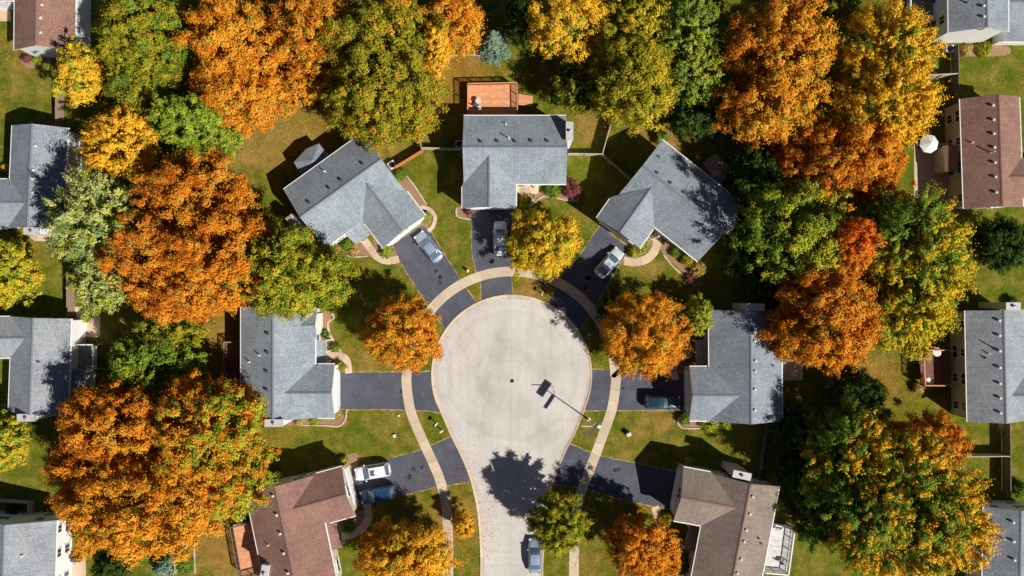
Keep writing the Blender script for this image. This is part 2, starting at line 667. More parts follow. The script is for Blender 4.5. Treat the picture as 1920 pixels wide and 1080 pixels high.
def build_road():
    inn = offset_line(OUTM, .5)
    me = bpy.data.meshes.new('road')
    bm = bmesh.new()
    bm.faces.new([bm.verts.new((p.x, p.y, .012)) for p in inn])
    bmesh.ops.triangulate(bm, faces=bm.faces)
    bm.normal_update()
    if sum(f.normal.z for f in bm.faces) < 0:
        bmesh.ops.reverse_faces(bm, faces=bm.faces)
    bm.to_mesh(me)
    bm.free()
    me.materials.append(MATS['road_concrete'])
    o = bpy.data.objects.new('road', me)
    COL.objects.link(o)
    struct(o)
    prof = [(.56, .016), (.26, .03), (.17, .095), (.02, .105), (-.02, .0)]
    lines = [offset_line(OUTM, d) for d, _ in prof]
    mb = MB()
    dist = 0
    for i in range(len(OUTM) - 1):
        l = (OUTM[i + 1] - OUTM[i]).length
        for k in range(len(prof) - 1):
            A, B = lines[k], lines[k + 1]
            za, zb = prof[k][1], prof[k + 1][1]
            mb.face([(B[i].x, B[i].y, zb), (B[i + 1].x, B[i + 1].y, zb), (A[i + 1].x, A[i + 1].y, za), (A[i].x, A[i].y, za)][::-1], 0,
                    [(dist, 0), (dist + l, 0), (dist + l, 1), (dist, 1)][::-1])
        dist += l
    struct(mb.build('kerb', 'kerb'))
    # joints and cracks in the road slab, thin sheets just above it
    mb = MB()

    def crack(pxs, w, jit):
        c = []
        for (x0, y0), (x1, y1) in zip(pxs, pxs[1:]):
            n = max(2, int(math.hypot(x1 - x0, y1 - y0) / 7))
            for k in range(n):
                t = k / n
                c.append(P(x0 + (x1 - x0) * t + random.uniform(-jit, jit), y0 + (y1 - y0) * t + random.uniform(-jit, jit)))
        c.append(P(*pxs[-1]))
        L, R = ribbon_pts(c, 1)
        for i in range(len(c) - 1):
            w0, w1 = [w * random.uniform(.3, 1.2) / 2 for _ in (0, 1)]
            m0, m1 = c[i], c[i + 1]
            d0 = (Vector((L[i].x, L[i].y, 0)) - m0); d1 = (Vector((L[i + 1].x, L[i + 1].y, 0)) - m1)
            d0.z = d1.z = 0
            z = Vector((0, 0, .016))
            mb.face([m0 - d0 * 2 * w0 + z, m1 - d1 * 2 * w1 + z, m1 + d1 * 2 * w1 + z, m0 + d0 * 2 * w0 + z])
    crack([(958, 560), (960, 700), (957, 860), (958, 1080)], .022, .6)
    crack([(835, 640), (848, 668), (842, 700), (850, 730)], .03, 1.2)
    crack([(1075, 650), (1050, 668), (1048, 690)], .03, 1.2)
    crack([(915, 960), (922, 1000), (916, 1050)], .03, 1.2)
    crack([(893, 941), (960, 940), (1024, 938)], .04, .4)
    crack([(867, 600), (880, 625), (892, 635)], .03, 1.5)
    crack([(1042, 788), (1065, 786), (1085, 791)], .035, .6)
    crack([(905, 760), (908, 790), (903, 820)], .03, 1.2)
    crack([(1000, 612), (1012, 650), (1008, 690)], .025, 1.0)
    crack([(930, 830), (945, 870), (940, 900)], .025, 1.2)
    crack([(990, 590), (1040, 610), (1060, 640)], .025, 1.4)
    crack([(860, 690), (885, 680), (900, 650)], .025, 1.4)
    struct(mb.build('road_cracks', 'crack'))


build_road()


def ringpts(r, a0, a1, n=40):
    return [(CX + r * math.cos(math.radians(a0 + (a1 - a0) * i / n)), CY - r * math.sin(math.radians(a0 + (a1 - a0) * i / n))) for i in range(n + 1)]


# driveways (asphalt sheets), then the sidewalk 4 mm higher
DR = {
    'head': [(884, 390), (884, 440), (886, 475), (893, 510), (902, 530), (903, 566), (930, 560), (962, 560), (958, 520), (961, 480), (966, 390)],
    'upper_left': [(736, 460), (762, 510), (803, 573), (836, 618), (862, 590), (895, 570), (862, 524), (835, 480), (806, 433), (790, 422)],
    'upper_right': [(1125, 423), (1085, 483), (1055, 515), (1030, 566), (1060, 588), (1086, 618), (1115, 575), (1152, 512), (1180, 466)],
    'left': [(632, 698), (760, 698), (818, 697), (818, 735), (830, 774), (800, 770), (760, 768), (632, 767)],
    'right': [(1100, 692), (1165, 697), (1300, 700), (1300, 768), (1155, 769), (1090, 770), (1101, 730)],
    'lower_left': [(650, 880), (725, 862), (795, 842), (850, 817), (868, 858), (885, 902), (815, 914), (740, 932), (665, 950)],
    'lower_right': [(1062, 830), (1105, 848), (1123, 855), (1213, 873), (1290, 890), (1270, 957), (1220, 948), (1173, 938), (1093, 915), (1030, 906), (1046, 865)],
}
for k, pl in DR.items():
    sheet('driveway', pl, .008, 'asphalt')
    # crumbling pale edge where the asphalt meets the turf
    cx_, cy_ = sum(q[0] for q in pl) / len(pl), sum(q[1] for q in pl) / len(pl)
    mb = MB()
    for i in range(len(pl)):
        a, b = P(*pl[i]), P(*pl[(i + 1) % len(pl)])
        L = (b - a).length
        n = max(1, int(L / .35))
        d = (b - a) / n
        nr = Vector((d.y, -d.x, 0)).normalized()
        if nr.dot(P(cx_, cy_) - a) > 0:
            nr = -nr
        ws = [random.uniform(.02, .2) for _ in range(n + 1)]
        for q in range(n):
            p0, p1 = a + d * q, a + d * (q + 1)
            z = Vector((0, 0, .0045))
            mb.face([p0 - nr * .1 + z, p1 - nr * .1 + z, p1 + nr * ws[q + 1] + z, p0 + nr * ws[q] + z])
    struct(mb.build('driveway_edge', 'dry_edge'))
    # stains and hairline cracks
    mb = MB()
    for _ in range(4):
        t = random.uniform(.2, .8)
        px_, py_ = cx_ + random.uniform(-14, 14), cy_ + random.uniform(-14, 14)
        p0 = P(px_, py_)
        r0 = random.uniform(.12, .4)
        mb.face([p0 + Vector((r0 * random.uniform(.6, 1.2) * math.cos(w_), r0 * random.uniform(.6, 1.2) * math.sin(w_), .0115)) for w_ in np.linspace(0, 2 * math.pi, 11)[:-1]])
    struct(mb.build('oil_stains', 'oil_stain'))
arc = ringpts(194, 180, 0, 48)
walkL = [(841, 1240), (841, 1080), (840, 1000), (836, 945), (826, 903), (812, 868), (798, 838), (773, 780), (765, 745), (762, 715)]
walkR = [(1156, 700), (1153, 735), (1147, 768), (1137, 798), (1124, 833), (1113, 862), (1102, 890), (1092, 915), (1083, 950), (1078, 1000), (1076, 1080), (1076, 1240)]
ribbon('sidewalk', [(x, y) for x, y in catmull(walkL, 6)] + [(762, 712)] + [(x * 1.0 - (2 if i < 5 else 0), y) for i, (x, y) in enumerate(arc[1:])] + catmull(walkR, 6), 1.3, .014, 'sidewalk', 0)

ribbon('garden_path', [(683, 450), (696, 468), (708, 482), (726, 489), (748, 486)], 1.0, .012, 'path')
ribbon('garden_path', [(789, 388), (806, 393), (816, 407), (812, 424), (803, 434)], .5, .012, 'path')
ribbon('garden_path', [(1170, 489), (1195, 491), (1215, 484), (1228, 469), (1232, 450), (1224, 440)], 1.15, .012, 'path')
ribbon('garden_path', [(612, 667), (640, 668), (651, 678), (654, 700)], .95, .012, 'path')
ribbon('garden_path', [(622, 588), (626, 596), (615, 607), (620, 630), (636, 655), (640, 664)], .3, .011, 'path')
ribbon('garden_path', [(640, 1006), (662, 1001), (682, 987), (691, 968), (688, 945)], 1.05, .012, 'path')
ribbon('garden_path', [(1228, 950), (1234, 968), (1242, 995)], 1.05, .012, 'path')
ribbon('garden_path', [(1266, 712), (1264, 680), (1296, 662)], 1.0, .012, 'path')
sheet('front_walk', [(966, 346), (1011, 346), (1009, 364), (996, 364), (1004, 380), (990, 392), (983, 372), (968, 358)], .012, 'path')
sheet('patio', [(1466, 637), (1505, 637), (1505, 713), (1466, 713)], .011, 'path')
sheet('patio', [(1714, 268), (1775, 268), (1775, 372), (1714, 372)], .011, 'path')
sheet('patio', [(133, 1046), (161, 1044), (161, 1100), (130, 1100)], .011, 'path')
sheet('patio', [(0, 18), (20, 18), (20, 40), (-60, 40), (-60, 18)], .011, 'path')
sheet('patio', [(1318, 305), (1340, 288), (1366, 310), (1358, 348), (1345, 350)], .011, 'path')
sheet('patio', [(140, 575), (188, 575), (188, 632), (140, 632)], .011, 'path')
sheet('patio', [(36, 426), (90, 428), (90, 452), (64, 452)], .011, 'path')
# planting beds
for pl in ([(856, 388), (884, 388), (884, 412), (872, 412), (858, 404)],
           [(1005, 362), (1068, 346), (1086, 350), (1086, 372), (1060, 377), (1030, 370), (1006, 380)],
           [(640, 455), (690, 448), (700, 478), (670, 482), (640, 478)],
           [(700, 448), (722, 468), (746, 472), (742, 482), (722, 481), (706, 470)],
           [(786, 392), (806, 397), (810, 412), (800, 428), (790, 420)],
           [(590, 575), (622, 590), (612, 607), (616, 630), (634, 655), (606, 655), (596, 620)],
           [(500, 784), (632, 786), (648, 768), (650, 785), (640, 798), (560, 797), (500, 796)],
           [(612, 672), (640, 674), (648, 690), (646, 700), (614, 700)],
           [(1180, 455), (1218, 440), (1222, 455), (1205, 478), (1184, 480)],
           [(1240, 450), (1310, 500), (1320, 530), (1300, 535), (1270, 500), (1245, 480)],
           [(1268, 778), (1300, 786), (1385, 786), (1380, 797), (1330, 796), (1300, 802), (1276, 798)],
           [(1795, 86), (1885, 86), (1885, 104), (1795, 104)],
           [(40, 105), (90, 105), (92, 122), (60, 128), (44, 122)],
           [(640, 858), (668, 850), (674, 868), (660, 886), (642, 886)],
           [(620, 970), (690, 958), (684, 985), (640, 1000)],
           [(735, 330), (752, 318), (800, 384), (790, 392)],
           [(335, 990), (362, 990), (364, 1022), (340, 1030)]):
    sheet('planting_bed', catmull(pl, 4, True), .0065, 'mulch')


def edging(pxs):
    c = [P(x, y) for x, y in catmull(pxs, 5)]
    mb = MB()
    for a, b in zip(c, c[1:]):
        mb.bar(a + Vector((0, 0, .05)), b + Vector((0, 0, .05)), random.uniform(.13, .22), .12)
    return struct(mb.build('bed_edging', 'stone_edging'))


for e in ([(1003, 380), (1020, 368), (1045, 372), (1078, 377), (1088, 366)], [(640, 477), (665, 482), (690, 480)],
          [(560, 797), (610, 798), (636, 799), (648, 785), (650, 768)], [(1270, 790), (1278, 802), (1310, 803), (1330, 797)],
          [(1244, 478), (1262, 500), (1285, 520), (1302, 536)], [(752, 316), (778, 350), (800, 384)], [(856, 390), (858, 406), (884, 412)],
          [(343, 1030), (332, 1005), (342, 988), (360, 990), (364, 1020), (366, 1075)], [(846, 105), (880, 103), (915, 106), (955, 105)], [(820, 152), (830, 128), (846, 106)]):
    edging(e)

# ------------------------------------------------------------------ houses
SUN_E, SUN_T = math.radians(43), math.radians(35)
PROTO = {}


def proto(key, fn):
    if key not in PROTO:
        o = fn()
        COL.objects.unlink(o)
        PROTO[key] = o
    return PROTO[key]


def proto_window(w, h):
    def mk():
        mb = MB()
        t = .09
        for x0, x1, z0, z1 in ((-w / 2 - t, w / 2 + t, -h / 2 - t, -h / 2), (-w / 2 - t, w / 2 + t, h / 2, h / 2 + t), (-w / 2 - t, -w / 2, -h / 2, h / 2),
                               (w / 2, w / 2 + t, -h / 2, h / 2), (-.03, .03, -h / 2, h / 2)):
            mb.box(((x0 + x1) / 2, -.02, z0), x1 - x0, .09, z1 - z0)
        return mb.build('window', 'trim_white', origin=(0, 0, 0))
    return proto(('win', w, h), mk)


def proto_pane(w, h):
    def mk():
        mb = MB()
        mb.box((0, 0, -h / 2), w, .03, h)
        return mb.build('pane', 'glass_dark', origin=(0, 0, 0))
    return proto(('pane', w, h), mk)


def proto_vent(kind):
    def mk():
        mb = MB()
        if kind == 'box':
            mb.box((0, 0, -.1), .28, .28, .26)
            mb.box((0, 0, .16), .33, .33, .04)
        else:
            mb.lathe((0, 0, 0), [(.12, -.1), (.12, .18), (.18, .2), (.18, .26), (.1, .31), (.0, .32)], 12)
        return mb.build('roof_vent', 'vent_dark' if kind == 'box' else 'vent_light', origin=(0, 0, 0))
    return proto(('vent', kind), mk)


def proto_pipe(h, mat):
    def mk():
        mb = MB()
        mb.lathe((0, 0, 0), [(.13, -.1), (.12, .08), (.075, .12), (.075, h), (.06, h + .01)], 10)
        return mb.build('vent_pipe', mat, origin=(0, 0, 0))
    return proto(('pipe', h, mat), mk)


class Wing:
    def __init__(s, c, ze=4.1, pitch=.47, ext=0.0, gable0=True):
        w = [P(x, y, ze) for x, y in c]
        s.c = sum(w, Vector()) / 4
        u = ((w[1] - w[0]) + (w[2] - w[3])).to_2d().normalized()
        s.u = Vector((u.x, u.y, 0))
        s.v = Vector((-u.y, u.x, 0))
        s.a = ((w[1] - w[0]).length + (w[2] - w[3]).length) / 4
        s.b = ((w[3] - w[0]).length + (w[2] - w[1]).length) / 4
        s.ze, s.pitch, s.ext = ze, pitch, ext * S if ext else 0.0
        s.attached = ext != 0
        s.zr = ze + pitch * s.b

    def at(s, a, b, z):
        p = s.c + s.u * a + s.v * b
        return Vector((p.x, p.y, z))

    def local(s, p):
        d = Vector((p.x - s.c.x, p.y - s.c.y, 0))
        return d.dot(s.u), d.dot(s.v)

    def roof_at(s, px, py):
        z = 6.0
        for _ in range(8):
            p = P(px, py, z)
            a, b = s.local(p)
            z = s.ze + s.pitch * (s.b - abs(b))
        return Vector((p.x, p.y, z))

    def inside(s, p, m=0.0):
        a, b = s.local(p)
        return abs(a) < s.a + m and abs(b) < s.b + m


def build_wing(house, w, roofmat, ridgemat, wallmat, zsink=0.0):
    t = .17
    A, B = w.a, w.b
    z0, z1 = w.ze - zsink, w.zr - zsink
    a0 = -A - (w.ext if w.attached else 0)
    sl = math.hypot(B, z1 - z0)
    mb = MB()
    for sgn in (-1, 1):
        e0, e1 = w.at(-A, sgn * B, z0), w.at(A, sgn * B, z0)
        r1, r0 = w.at(A, 0, z1), w.at(a0, 0, z1)
        top = [e0, e1, r1, r0]
        uv = [(-A, sl), (A, sl), (A, 0), (a0, 0)]
        if sgn > 0:
            top = top[::-1]
            uv = uv[::-1]
        bot = [p - Vector((0, 0, t)) for p in top]
        mb.face(top, 0, uv)
        mb.face(bot[::-1], 1)
        n = 4
        for i in range(n):
            j = (i + 1) % n
            mb.face([bot[i], bot[j], top[j], top[i]], 1)
    roof = mb.build('roof', [roofmat, 'trim_white'], house)
    # ridge cap
    mb = MB()
    zc = z1 + .035
    mb.face([w.at(a0 + .05, -.16, zc - .08), w.at(A, -.16, zc - .08), w.at(A, 0, zc), w.at(a0 + .05, 0, zc)])
    mb.face([w.at(a0 + .05, 0, zc), w.at(A, 0, zc), w.at(A, .16, zc - .08), w.at(a0 + .05, .16, zc - .08)])
    mb.build('ridge_cap', ridgemat, roof)
    # gutters on the eaves
    for sgn in (-1, 1):
        mb = MB()
        mb.bar(w.at(-A + (.3 if w.attached else 0), sgn * (B + .062), z0 - .09), w.at(A, sgn * (B + .062), z0 - .09), .12, .12)
        mb.build('gutter', 'trim_white', roof)
    # walls
    oe, og = .34, .28
    bw = B - oe
    s0 = -A - .4 if w.attached else -A + og
    s1 = A - og
    zt = z0 - t + w.pitch * oe - .01
    zp = z1 - t - .01
    mb = MB()
    ring0 = [w.at(s0, -bw, 0), w.at(s0, bw, 0)]
    g0 = [w.at(s0, -bw, -.1), w.at(s0, bw, -.1), w.at(s0, bw, zt), w.at(s0, 0, zp), w.at(s0, -bw, zt)]
    g1 = [w.at(s1, -bw, -.1), w.at(s1, bw, -.1), w.at(s1, bw, zt), w.at(s1, 0, zp), w.at(s1, -bw, zt)]
    mb.face(g0[::-1])
    mb.face(g1)
    for i, j in ((1, 2), (4, 0), (2, 3), (3, 4)):
        mb.face([g0[i], g0[j], g1[j], g1[i]])
    mb.build('wall', wallmat, house)
    w.s0, w.s1, w.bw, w.zt = s0, s1, bw, zt
    w.roof = roof
    return roof


def add_window(house, w, side, along, zc, ww=1.0, hh=1.25):
    if side in ('v+', 'v-'):
        sg = 1 if side == 'v+' else -1
        p = w.at(along, sg * (w.bw + .02), zc)
        nrm = w.v * sg
    else:
        sg = 1 if side == 'u+' else -1
        p = w.at((w.s1 + .02) if sg > 0 else (w.s0 - .02), along, zc)
        nrm = w.u * sg
    rz = math.atan2(nrm.y, nrm.x) + math.pi / 2
    f = inst(proto_window(ww, hh), house, p, rz)
    q = proto_pane(ww, hh).copy()
    COL.objects.link(q)
    q.parent = f
    q.location = (0, .012, 0)
    return f


def auto_windows(house, wings, skip=()):
    for k, w in enumerate(wings):
        if w.ze < 3.0 or w.a < 1.5 and k:
            continue
        rows = (1.15, 3.0)
        jobs = []
        n = max(1, round(2 * w.a / 3.6))
        for i in range(n):
            x = -w.a + (i + .5) * 2 * w.a / n + random.uniform(-.3, .3)
            for z in rows:
                jobs += [('v+', x, z), ('v-', x, z)]
        for y in (-w.b * .45, w.b * .45):
            for z in rows:
                if not w.attached:
                    jobs.append(('u-', y, z))
                if not w.attached:
                    jobs.append(('u+', y, z))
        if w.attached:
            jobs.append(('u+', 0, 3.4))
        for side, al, z in jobs:
            if k == 0 and side in skip:
                continue
            sg = 1 if side[1] == '+' else -1
            p = w.at(al, sg * (w.bw + .5), z) if side[0] == 'v' else w.at(sg * (w.a + .3), al, z)
            if any(o is not w and o.inside(p, .55) for o in wings):
                continue
            add_window(house, w, side, al, z, random.choice([.9, 1.0, 1.4]) if z > 2.5 else random.choice([1.0, 1.6, 1.0]), 1.1)


def garage_door(house, w, width=4.9):
    mb = MB()
    p = w.at(w.s1 + .03, 0, 0)
    rz = math.atan2(w.u.y, w.u.x)
    mb.box((p.x, p.y, 0.0), .06, width, 2.15, rz)
    for k in range(4):
        for j in range(8):
            q = w.at(w.s1 + .065, -width / 2 + (j + .5) * width / 8, .12 + k * .52)
            mb.box((q.x, q.y, q.z), .03, width / 8 * .8, .38, rz)
    mb.build('garage_door', 'garage_white', house)
    mb = MB()
    for y0, y1, za, zb in ((-width / 2 - .14, -width / 2, 0, 2.3), (width / 2, width / 2 + .14, 0, 2.3), (-width / 2, width / 2, 2.16, 2.3)):
        q = w.at(w.s1 + .05, (y0 + y1) / 2, za)
        mb.box((q.x, q.y, za), .1, y1 - y0, zb - za, rz)
    mb.build('garage_trim', 'trim_white', house)


def chimney(house, px, py, z, sx, sy, rz=0.0, mat='siding_white'):
    p = P(px, py, z)
    mb = MB()
    mb.box((p.x, p.y, 0), sx, sy, z, rz)
    c = mb.build('chimney', mat, house)
    mb = MB()
    mb.box((p.x, p.y, z + .002), sx + .14, sy + .14, .12, rz)
    mb.build('cap', 'siding_greige', c)
    mb = MB()
    mb.lathe((p.x, p.y, z + .12), [(.13, 0), (.13, .2), (.2, .21), (.2, .26), (.05, .32)], 12)
    mb.build('flue', 'metal_grey', c)


def shed_roof(house, name, pz, mat, t=.14, walls=None):
    """sloping slab: list of (px,py,z) corners; optional wall material below it"""
    top = [P(x, y, z) for x, y, z in pz]
    ar = sum(top[i].x * top[(i + 1) % len(top)].y - top[(i + 1) % len(top)].x * top[i].y for i in range(len(top)))
    if ar < 0:
        top = top[::-1]
    bot = [p - Vector((0, 0, t)) for p in top]
    mb = MB()
    d = (top[1] - top[0]).normalized()
    n = d.cross(Vector((0, 0, 1)))
    uv = [((p - top[0]).dot(d), (p - top[0]).dot(n)) for p in top]
    mb.prism(bot, top, 0, 1, uv)
    r = mb.build(name, [mat, 'trim_white'], house)
    if walls:
        c = sum(top, Vector()) / len(top)
        mb = MB()
        bt = [Vector((c.x + (p.x - c.x) * .92, c.y + (p.y - c.y) * .92, p.z - t - .01)) for p in top]
        g = [Vector((p.x, p.y, -.1)) for p in bt]
        mb.prism(g, bt)
        mb.build('wall', walls, house)
    return r


def porch_posts(house, pts, z, w=.16):
    for x, y in pts:
        p = P(x, y, z)
        mb = MB()
        mb.box((p.x, p.y, 0), w, w, z - .14)
        mb.build('porch_post', 'trim_white', house)


def house(label, wings, roof, wall, garage=None, vents=(), ventkind='box', pipes=(), chims=(), extra=None, windows=True, skip=()):
    W = []
    for w in wings:
        W.append(Wing(*w[:1], **(w[1] if len(w) > 1 else {})))
    loc = Vector((W[0].c.x, W[0].c.y, 0))
    h = thing('house', label, 'house', loc, 'houses around the cul-de-sac')
    ridge = 'ridge_brown' if roof in ('shingle_brown', 'shingle_taupe') else 'ridge_grey'
    for i, w in enumerate(W):
        build_wing(h, w, roof, ridge, wall, .02 * i)
    if garage is not None:
        garage_door(h, W[garage], min(4.9, W[garage].bw * 2 - .9))
    for px, py in vents:
        p = W[0].roof_at(px, py)
        inst(proto_vent(ventkind), W[0].roof, p, math.atan2(W[0].u.y, W[0].u.x))
    for px, py, hh, mat in pipes:
        p = W[0].roof_at(px, py)
        inst(proto_pipe(hh, mat), W[0].roof, p, 0)
    for c in chims:
        chimney(h, *c)
    if extra:
        extra(h, W)
    if windows:
        auto_windows(h, W, skip)
    return h, W


def ex1(h, W):
    # front door under the eave
    w = W[0]
    porch_posts(h, [(1004, 345)], 3.9)
    q = w.at(.9, -(w.bw + .03), 0)
    mb = MB()
    mb.box((q.x, q.y, .05), .95, .07, 2.1)
    mb.build('front_door', 'door_brown', h)


house('grey shingled house with a cedar deck behind it at the head of the cul-de-sac',
      [([(869.8, 217), (1060.4, 217), (1063, 345), (869, 345)],),
       ([(867, 345), (867, 390), (967.6, 391), (967.6, 345)], dict(ext=50))],
      'shingle_grey', 'siding_white', 1,
      [(901.5, 265.5), (933, 265), (965.4, 265), (996, 264.5), (1026.5, 264.5)], 'box',
      [(948.5, 232.5, .45, 'pipe_white'), (954, 259.5, .9, 'pipe_white')],
      [(1068, 246, 6.1, .8, 2.2)], ex1)


def ex2(h, W):
    shed_roof(h, 'porch_roof', [(646, 438, 4.12), (694, 404, 4.12), (697, 437, 3.45), (667, 458, 3.45)], 'shingle_grey')
    porch_posts(h, [(672, 451)], 3.5)
    # octagonal sunroom behind
    ring = [(551, 304), (574, 279), (598, 269), (611, 286), (616, 300), (598, 322), (565, 329)]
    apex = P(586, 300, 3.5)
    t = [P(x, y, 2.7) for x, y in ring]
    mb = MB()
    for i in range(len(t)):
        j = (i + 1) % len(t)
        L = (t[j] - t[i]).length
        hgt = (apex - (t[i] + t[j]) / 2).length
        tri = [t[i], t[j], apex]
        n = (t[j] - t[i]).cross(apex - t[i])
        uv = [(0, hgt), (L, hgt), (L / 2, 0)]
        if n.z < 0:
            tri = tri[::-1]; uv = uv[::-1]
        mb.face(tri, 0, uv)
        q = [t[i] - Vector((0, 0, .15)), t[j] - Vector((0, 0, .15)), t[j], t[i]]
        mb.face(q, 1)
    r = mb.build('sunroom_roof', ['shingle_slate', 'trim_white'], h)
    c = sum(t, Vector()) / len(t)
    mb = MB()
    bt = [Vector((c.x + (p.x - c.x) * .9, c.y + (p.y - c.y) * .9, 2.58)) for p in t]
    g = [Vector((p.x, p.y, -.1)) for p in bt]
    mb.prism(g, bt)
    mb.build('sunroom_wall', 'siding_white', h)


house('grey shingled house turned diagonally, beside a curved front walk, with an octagonal sunroom behind',
      [([(520.7, 366), (671, 256), (769, 350), (621, 454)],),
       ([(679, 413), (719, 466), (797.5, 404), (762, 358)], dict(ext=52))],
      'shingle_grey', 'siding_white', 1,
      [(680.4, 307.2), (639.5, 337.6), (617.4, 353), (579.6, 379.8)], 'box',
      [(609.4, 321.5, .5, 'pipe_white')], [(549, 416, 3.6, 1.7, .9, math.radians(-55))], ex2)


def ex3(h, W):
    porch_posts(h, [(1236, 443)], 3.9)


house('grey shingled house turned diagonally, its roof half shaded by the trees on its right',
      [([(1242, 262), (1394, 383.5), (1308.7, 490.5), (1157, 369)],),
       ([(1225, 427), (1199, 468.7), (1119.3, 405.6), (1149, 368)], dict(ext=52))],
      'shingle_slate', 'siding_beige', 1,
      [(1232, 323.8), (1256.4, 342.5), (1281.7, 361), (1301.8, 377.7), (1325, 393)], 'box',
      [(1235.5, 293.7, .4, 'vent_dark')], [(1369, 424, 4.6, .9, 1.7, math.radians(-40), 'siding_beige')], ex3)


def ex4(h, W):
    shed_roof(h, 'porch_roof', [(593, 637, 2.9), (612, 637, 2.6), (612, 683, 2.6), (593, 683, 2.9)], 'shingle_grey')
    porch_posts(h, [(611.5, 639), (611.5, 660), (611.5, 680)], 2.6)


house('grey shingled house with a small front dormer left of the circle, white garage facing right',
      [([(591, 574.5), (591, 784), (452, 784), (452, 576)],),
       ([(591, 683), (628, 683), (627, 784), (591, 784)], dict(ext=50)),
       ([(590, 584), (594, 584), (594, 634), (590, 634)], dict(ext=26))],
      'shingle_grey', 'siding_white', 1,
      [(502.7, 591), (502, 625.5), (501.5, 661), (500.5, 696.5), (500, 730.5), (499.6, 763.5)], 'box',
      [(486.6, 666, .6, 'pipe_white'), (467.8, 678.5, .5, 'pipe_white')],
      [(514, 793, 6.3, 2.2, .8)], ex4)


def ex5(h, W):
    shed_roof(h, 'porch_roof', [(1305, 638, 2.6), (1328, 638, 2.9), (1328, 686, 2.9), (1305, 686, 2.6)], 'shingle_slate')
    porch_posts(h, [(1307, 640), (1307, 662), (1307, 684)], 2.6)


house('grey shingled house right of the circle with five white roof vents and a shaded garage',
      [([(1330, 790), (1330, 581), (1465, 581), (1467, 790)],),
       ([(1330, 789), (1293, 789), (1293, 687.5), (1330, 687.5)], dict(ext=50))],
      'shingle_slate', 'siding_greige', 1,
      [(1415, 638.7), (1416, 676.7), (1415.7, 696), (1415, 730), (1415, 768.7)], 'round',
      [(1448.7, 685, .3, 'vent_dark')], [(1416, 576, 6.0, 2.2, .8, 0, 'siding_greige')], ex5)


def ex6(h, W):
    shed_roof(h, 'porch_roof', [(608, 978, 2.9), (629, 982, 2.6), (640, 1028, 2.6), (620, 1032, 2.9)], 'shingle_brown')
    porch_posts(h, [(629, 985), (638, 1026)], 2.55)


house('brown shingled house at the lower left with two cars before its garage',
      [([(590, 889), (634, 1100), (503, 1130), (460, 920)],),
       ([(592, 889), (644, 874), (664, 968), (610, 982)], dict(ext=46))],
      'shingle_brown', 'siding_cream', 1,
      [(512.6, 929.5), (519.5, 965), (525.8, 1000), (532.7, 1036.7), (540.4, 1074)], 'round',
      [(503.3, 1021.7, .45, 'pipe_white')], [(496, 1074, 5.3, .8, 1.9, math.radians(-10))], ex6)


def ex7(h, W):
    shed_roof(h, 'porch_roof', [(1293, 986, 2.6), (1318, 982, 2.9), (1307, 1035, 2.9), (1282, 1031, 2.6)], 'shingle_taupe')
    porch_posts(h, [(1292, 988), (1283, 1029)], 2.55)


house('taupe shingled house at the lower right with a garage gable in deep shade',
      [([(1291, 1108), (1335, 886), (1460, 914), (1421, 1130)],),
       ([(1318, 986), (1263.5, 977), (1281.5, 875.5), (1337, 887)], dict(ext=46))],
      'shingle_taupe', 'siding_greige', 1,
      [(1410.8, 931), (1405.5, 963.3), (1398.6, 993.3), (1394.8, 1015), (1389, 1048), (1382, 1074)], 'round',
      [(1422, 1008.6, .35, 'vent_dark'), (1426.7, 1018.5, .35, 'vent_dark')], [(1391, 891, 5.4, 2.2, .8, math.radians(-12), 'siding_greige')], ex7)

house('brown roofed house with a white gable in the top left corner of the picture',
      [([(141, 92), (143, -110), (28, -110), (26.6, 96)],)], 'shingle_brown', 'siding_white', None,
      [(80, 10), (77.5, 34), (77.5, 62)], 'round', skip=('v-', 'u-'))


house('grey roofed house on the left edge between a golden and a sage green tree',
      [([(127, 238.3), (120, 430), (13, 428), (23.8, 236.3)],),
       ([(16, 428), (-70, 428), (-70, 336), (18, 336)], dict(ext=44))],
      'shingle_slate', 'siding_white', 1,
      [(67.9, 273.8), (64, 319), (62, 335), (63, 362)], 'round', [(61, 386, .4, 'vent_dark')], [(60, 433, 5.6, 1.9, .8)], skip=('v+',))


def ex10(h, W):
    w = W[0]
    shed_roof(h, 'addition_roof', [(128, 694, 3.0), (159, 694, 2.8), (156, 758, 2.8), (126, 758, 3.0)], 'shingle_slate', walls='siding_white')


house('pale grey roofed house on the left edge beside a small grey deck',
      [([(134, 596), (127, 774), (16, 774), (22, 595)],),
       ([(20, 671), (-70, 671), (-70, 594), (24, 594)], dict(ext=38))],
      'shingle_pale', 'siding_white', 1, [], 'round', [(73, 678, .4, 'vent_dark')], [(50, 783, 5.7, 2.2, .8)], ex10, skip=('v+',))

house('grey roofed house in the bottom left corner with a sunlit white wall',
      [([(107, 975), (101, 1160), (-50, 1160), (-45, 972)],),
       ([(-48, 1040), (-110, 1040), (-110, 985), (-46, 985)], dict(ext=28))],
      'shingle_pale', 'siding_white', None, [(42.5, 1042)], 'round')


def ex12(h, W):
    # louvred gable vent
    w = W[0]
    f = w.at(0, 0, 0)
    p = w.at(w.s1 + .03, 0, 5.6)
    mb = MB()
    mb.box((p.x, p.y, 5.2), .7 if abs(w.u.y) > .7 else .08, .08 if abs(w.u.y) > .7 else .7, .7)
    mb.build('gable_vent', 'metal_grey', h)


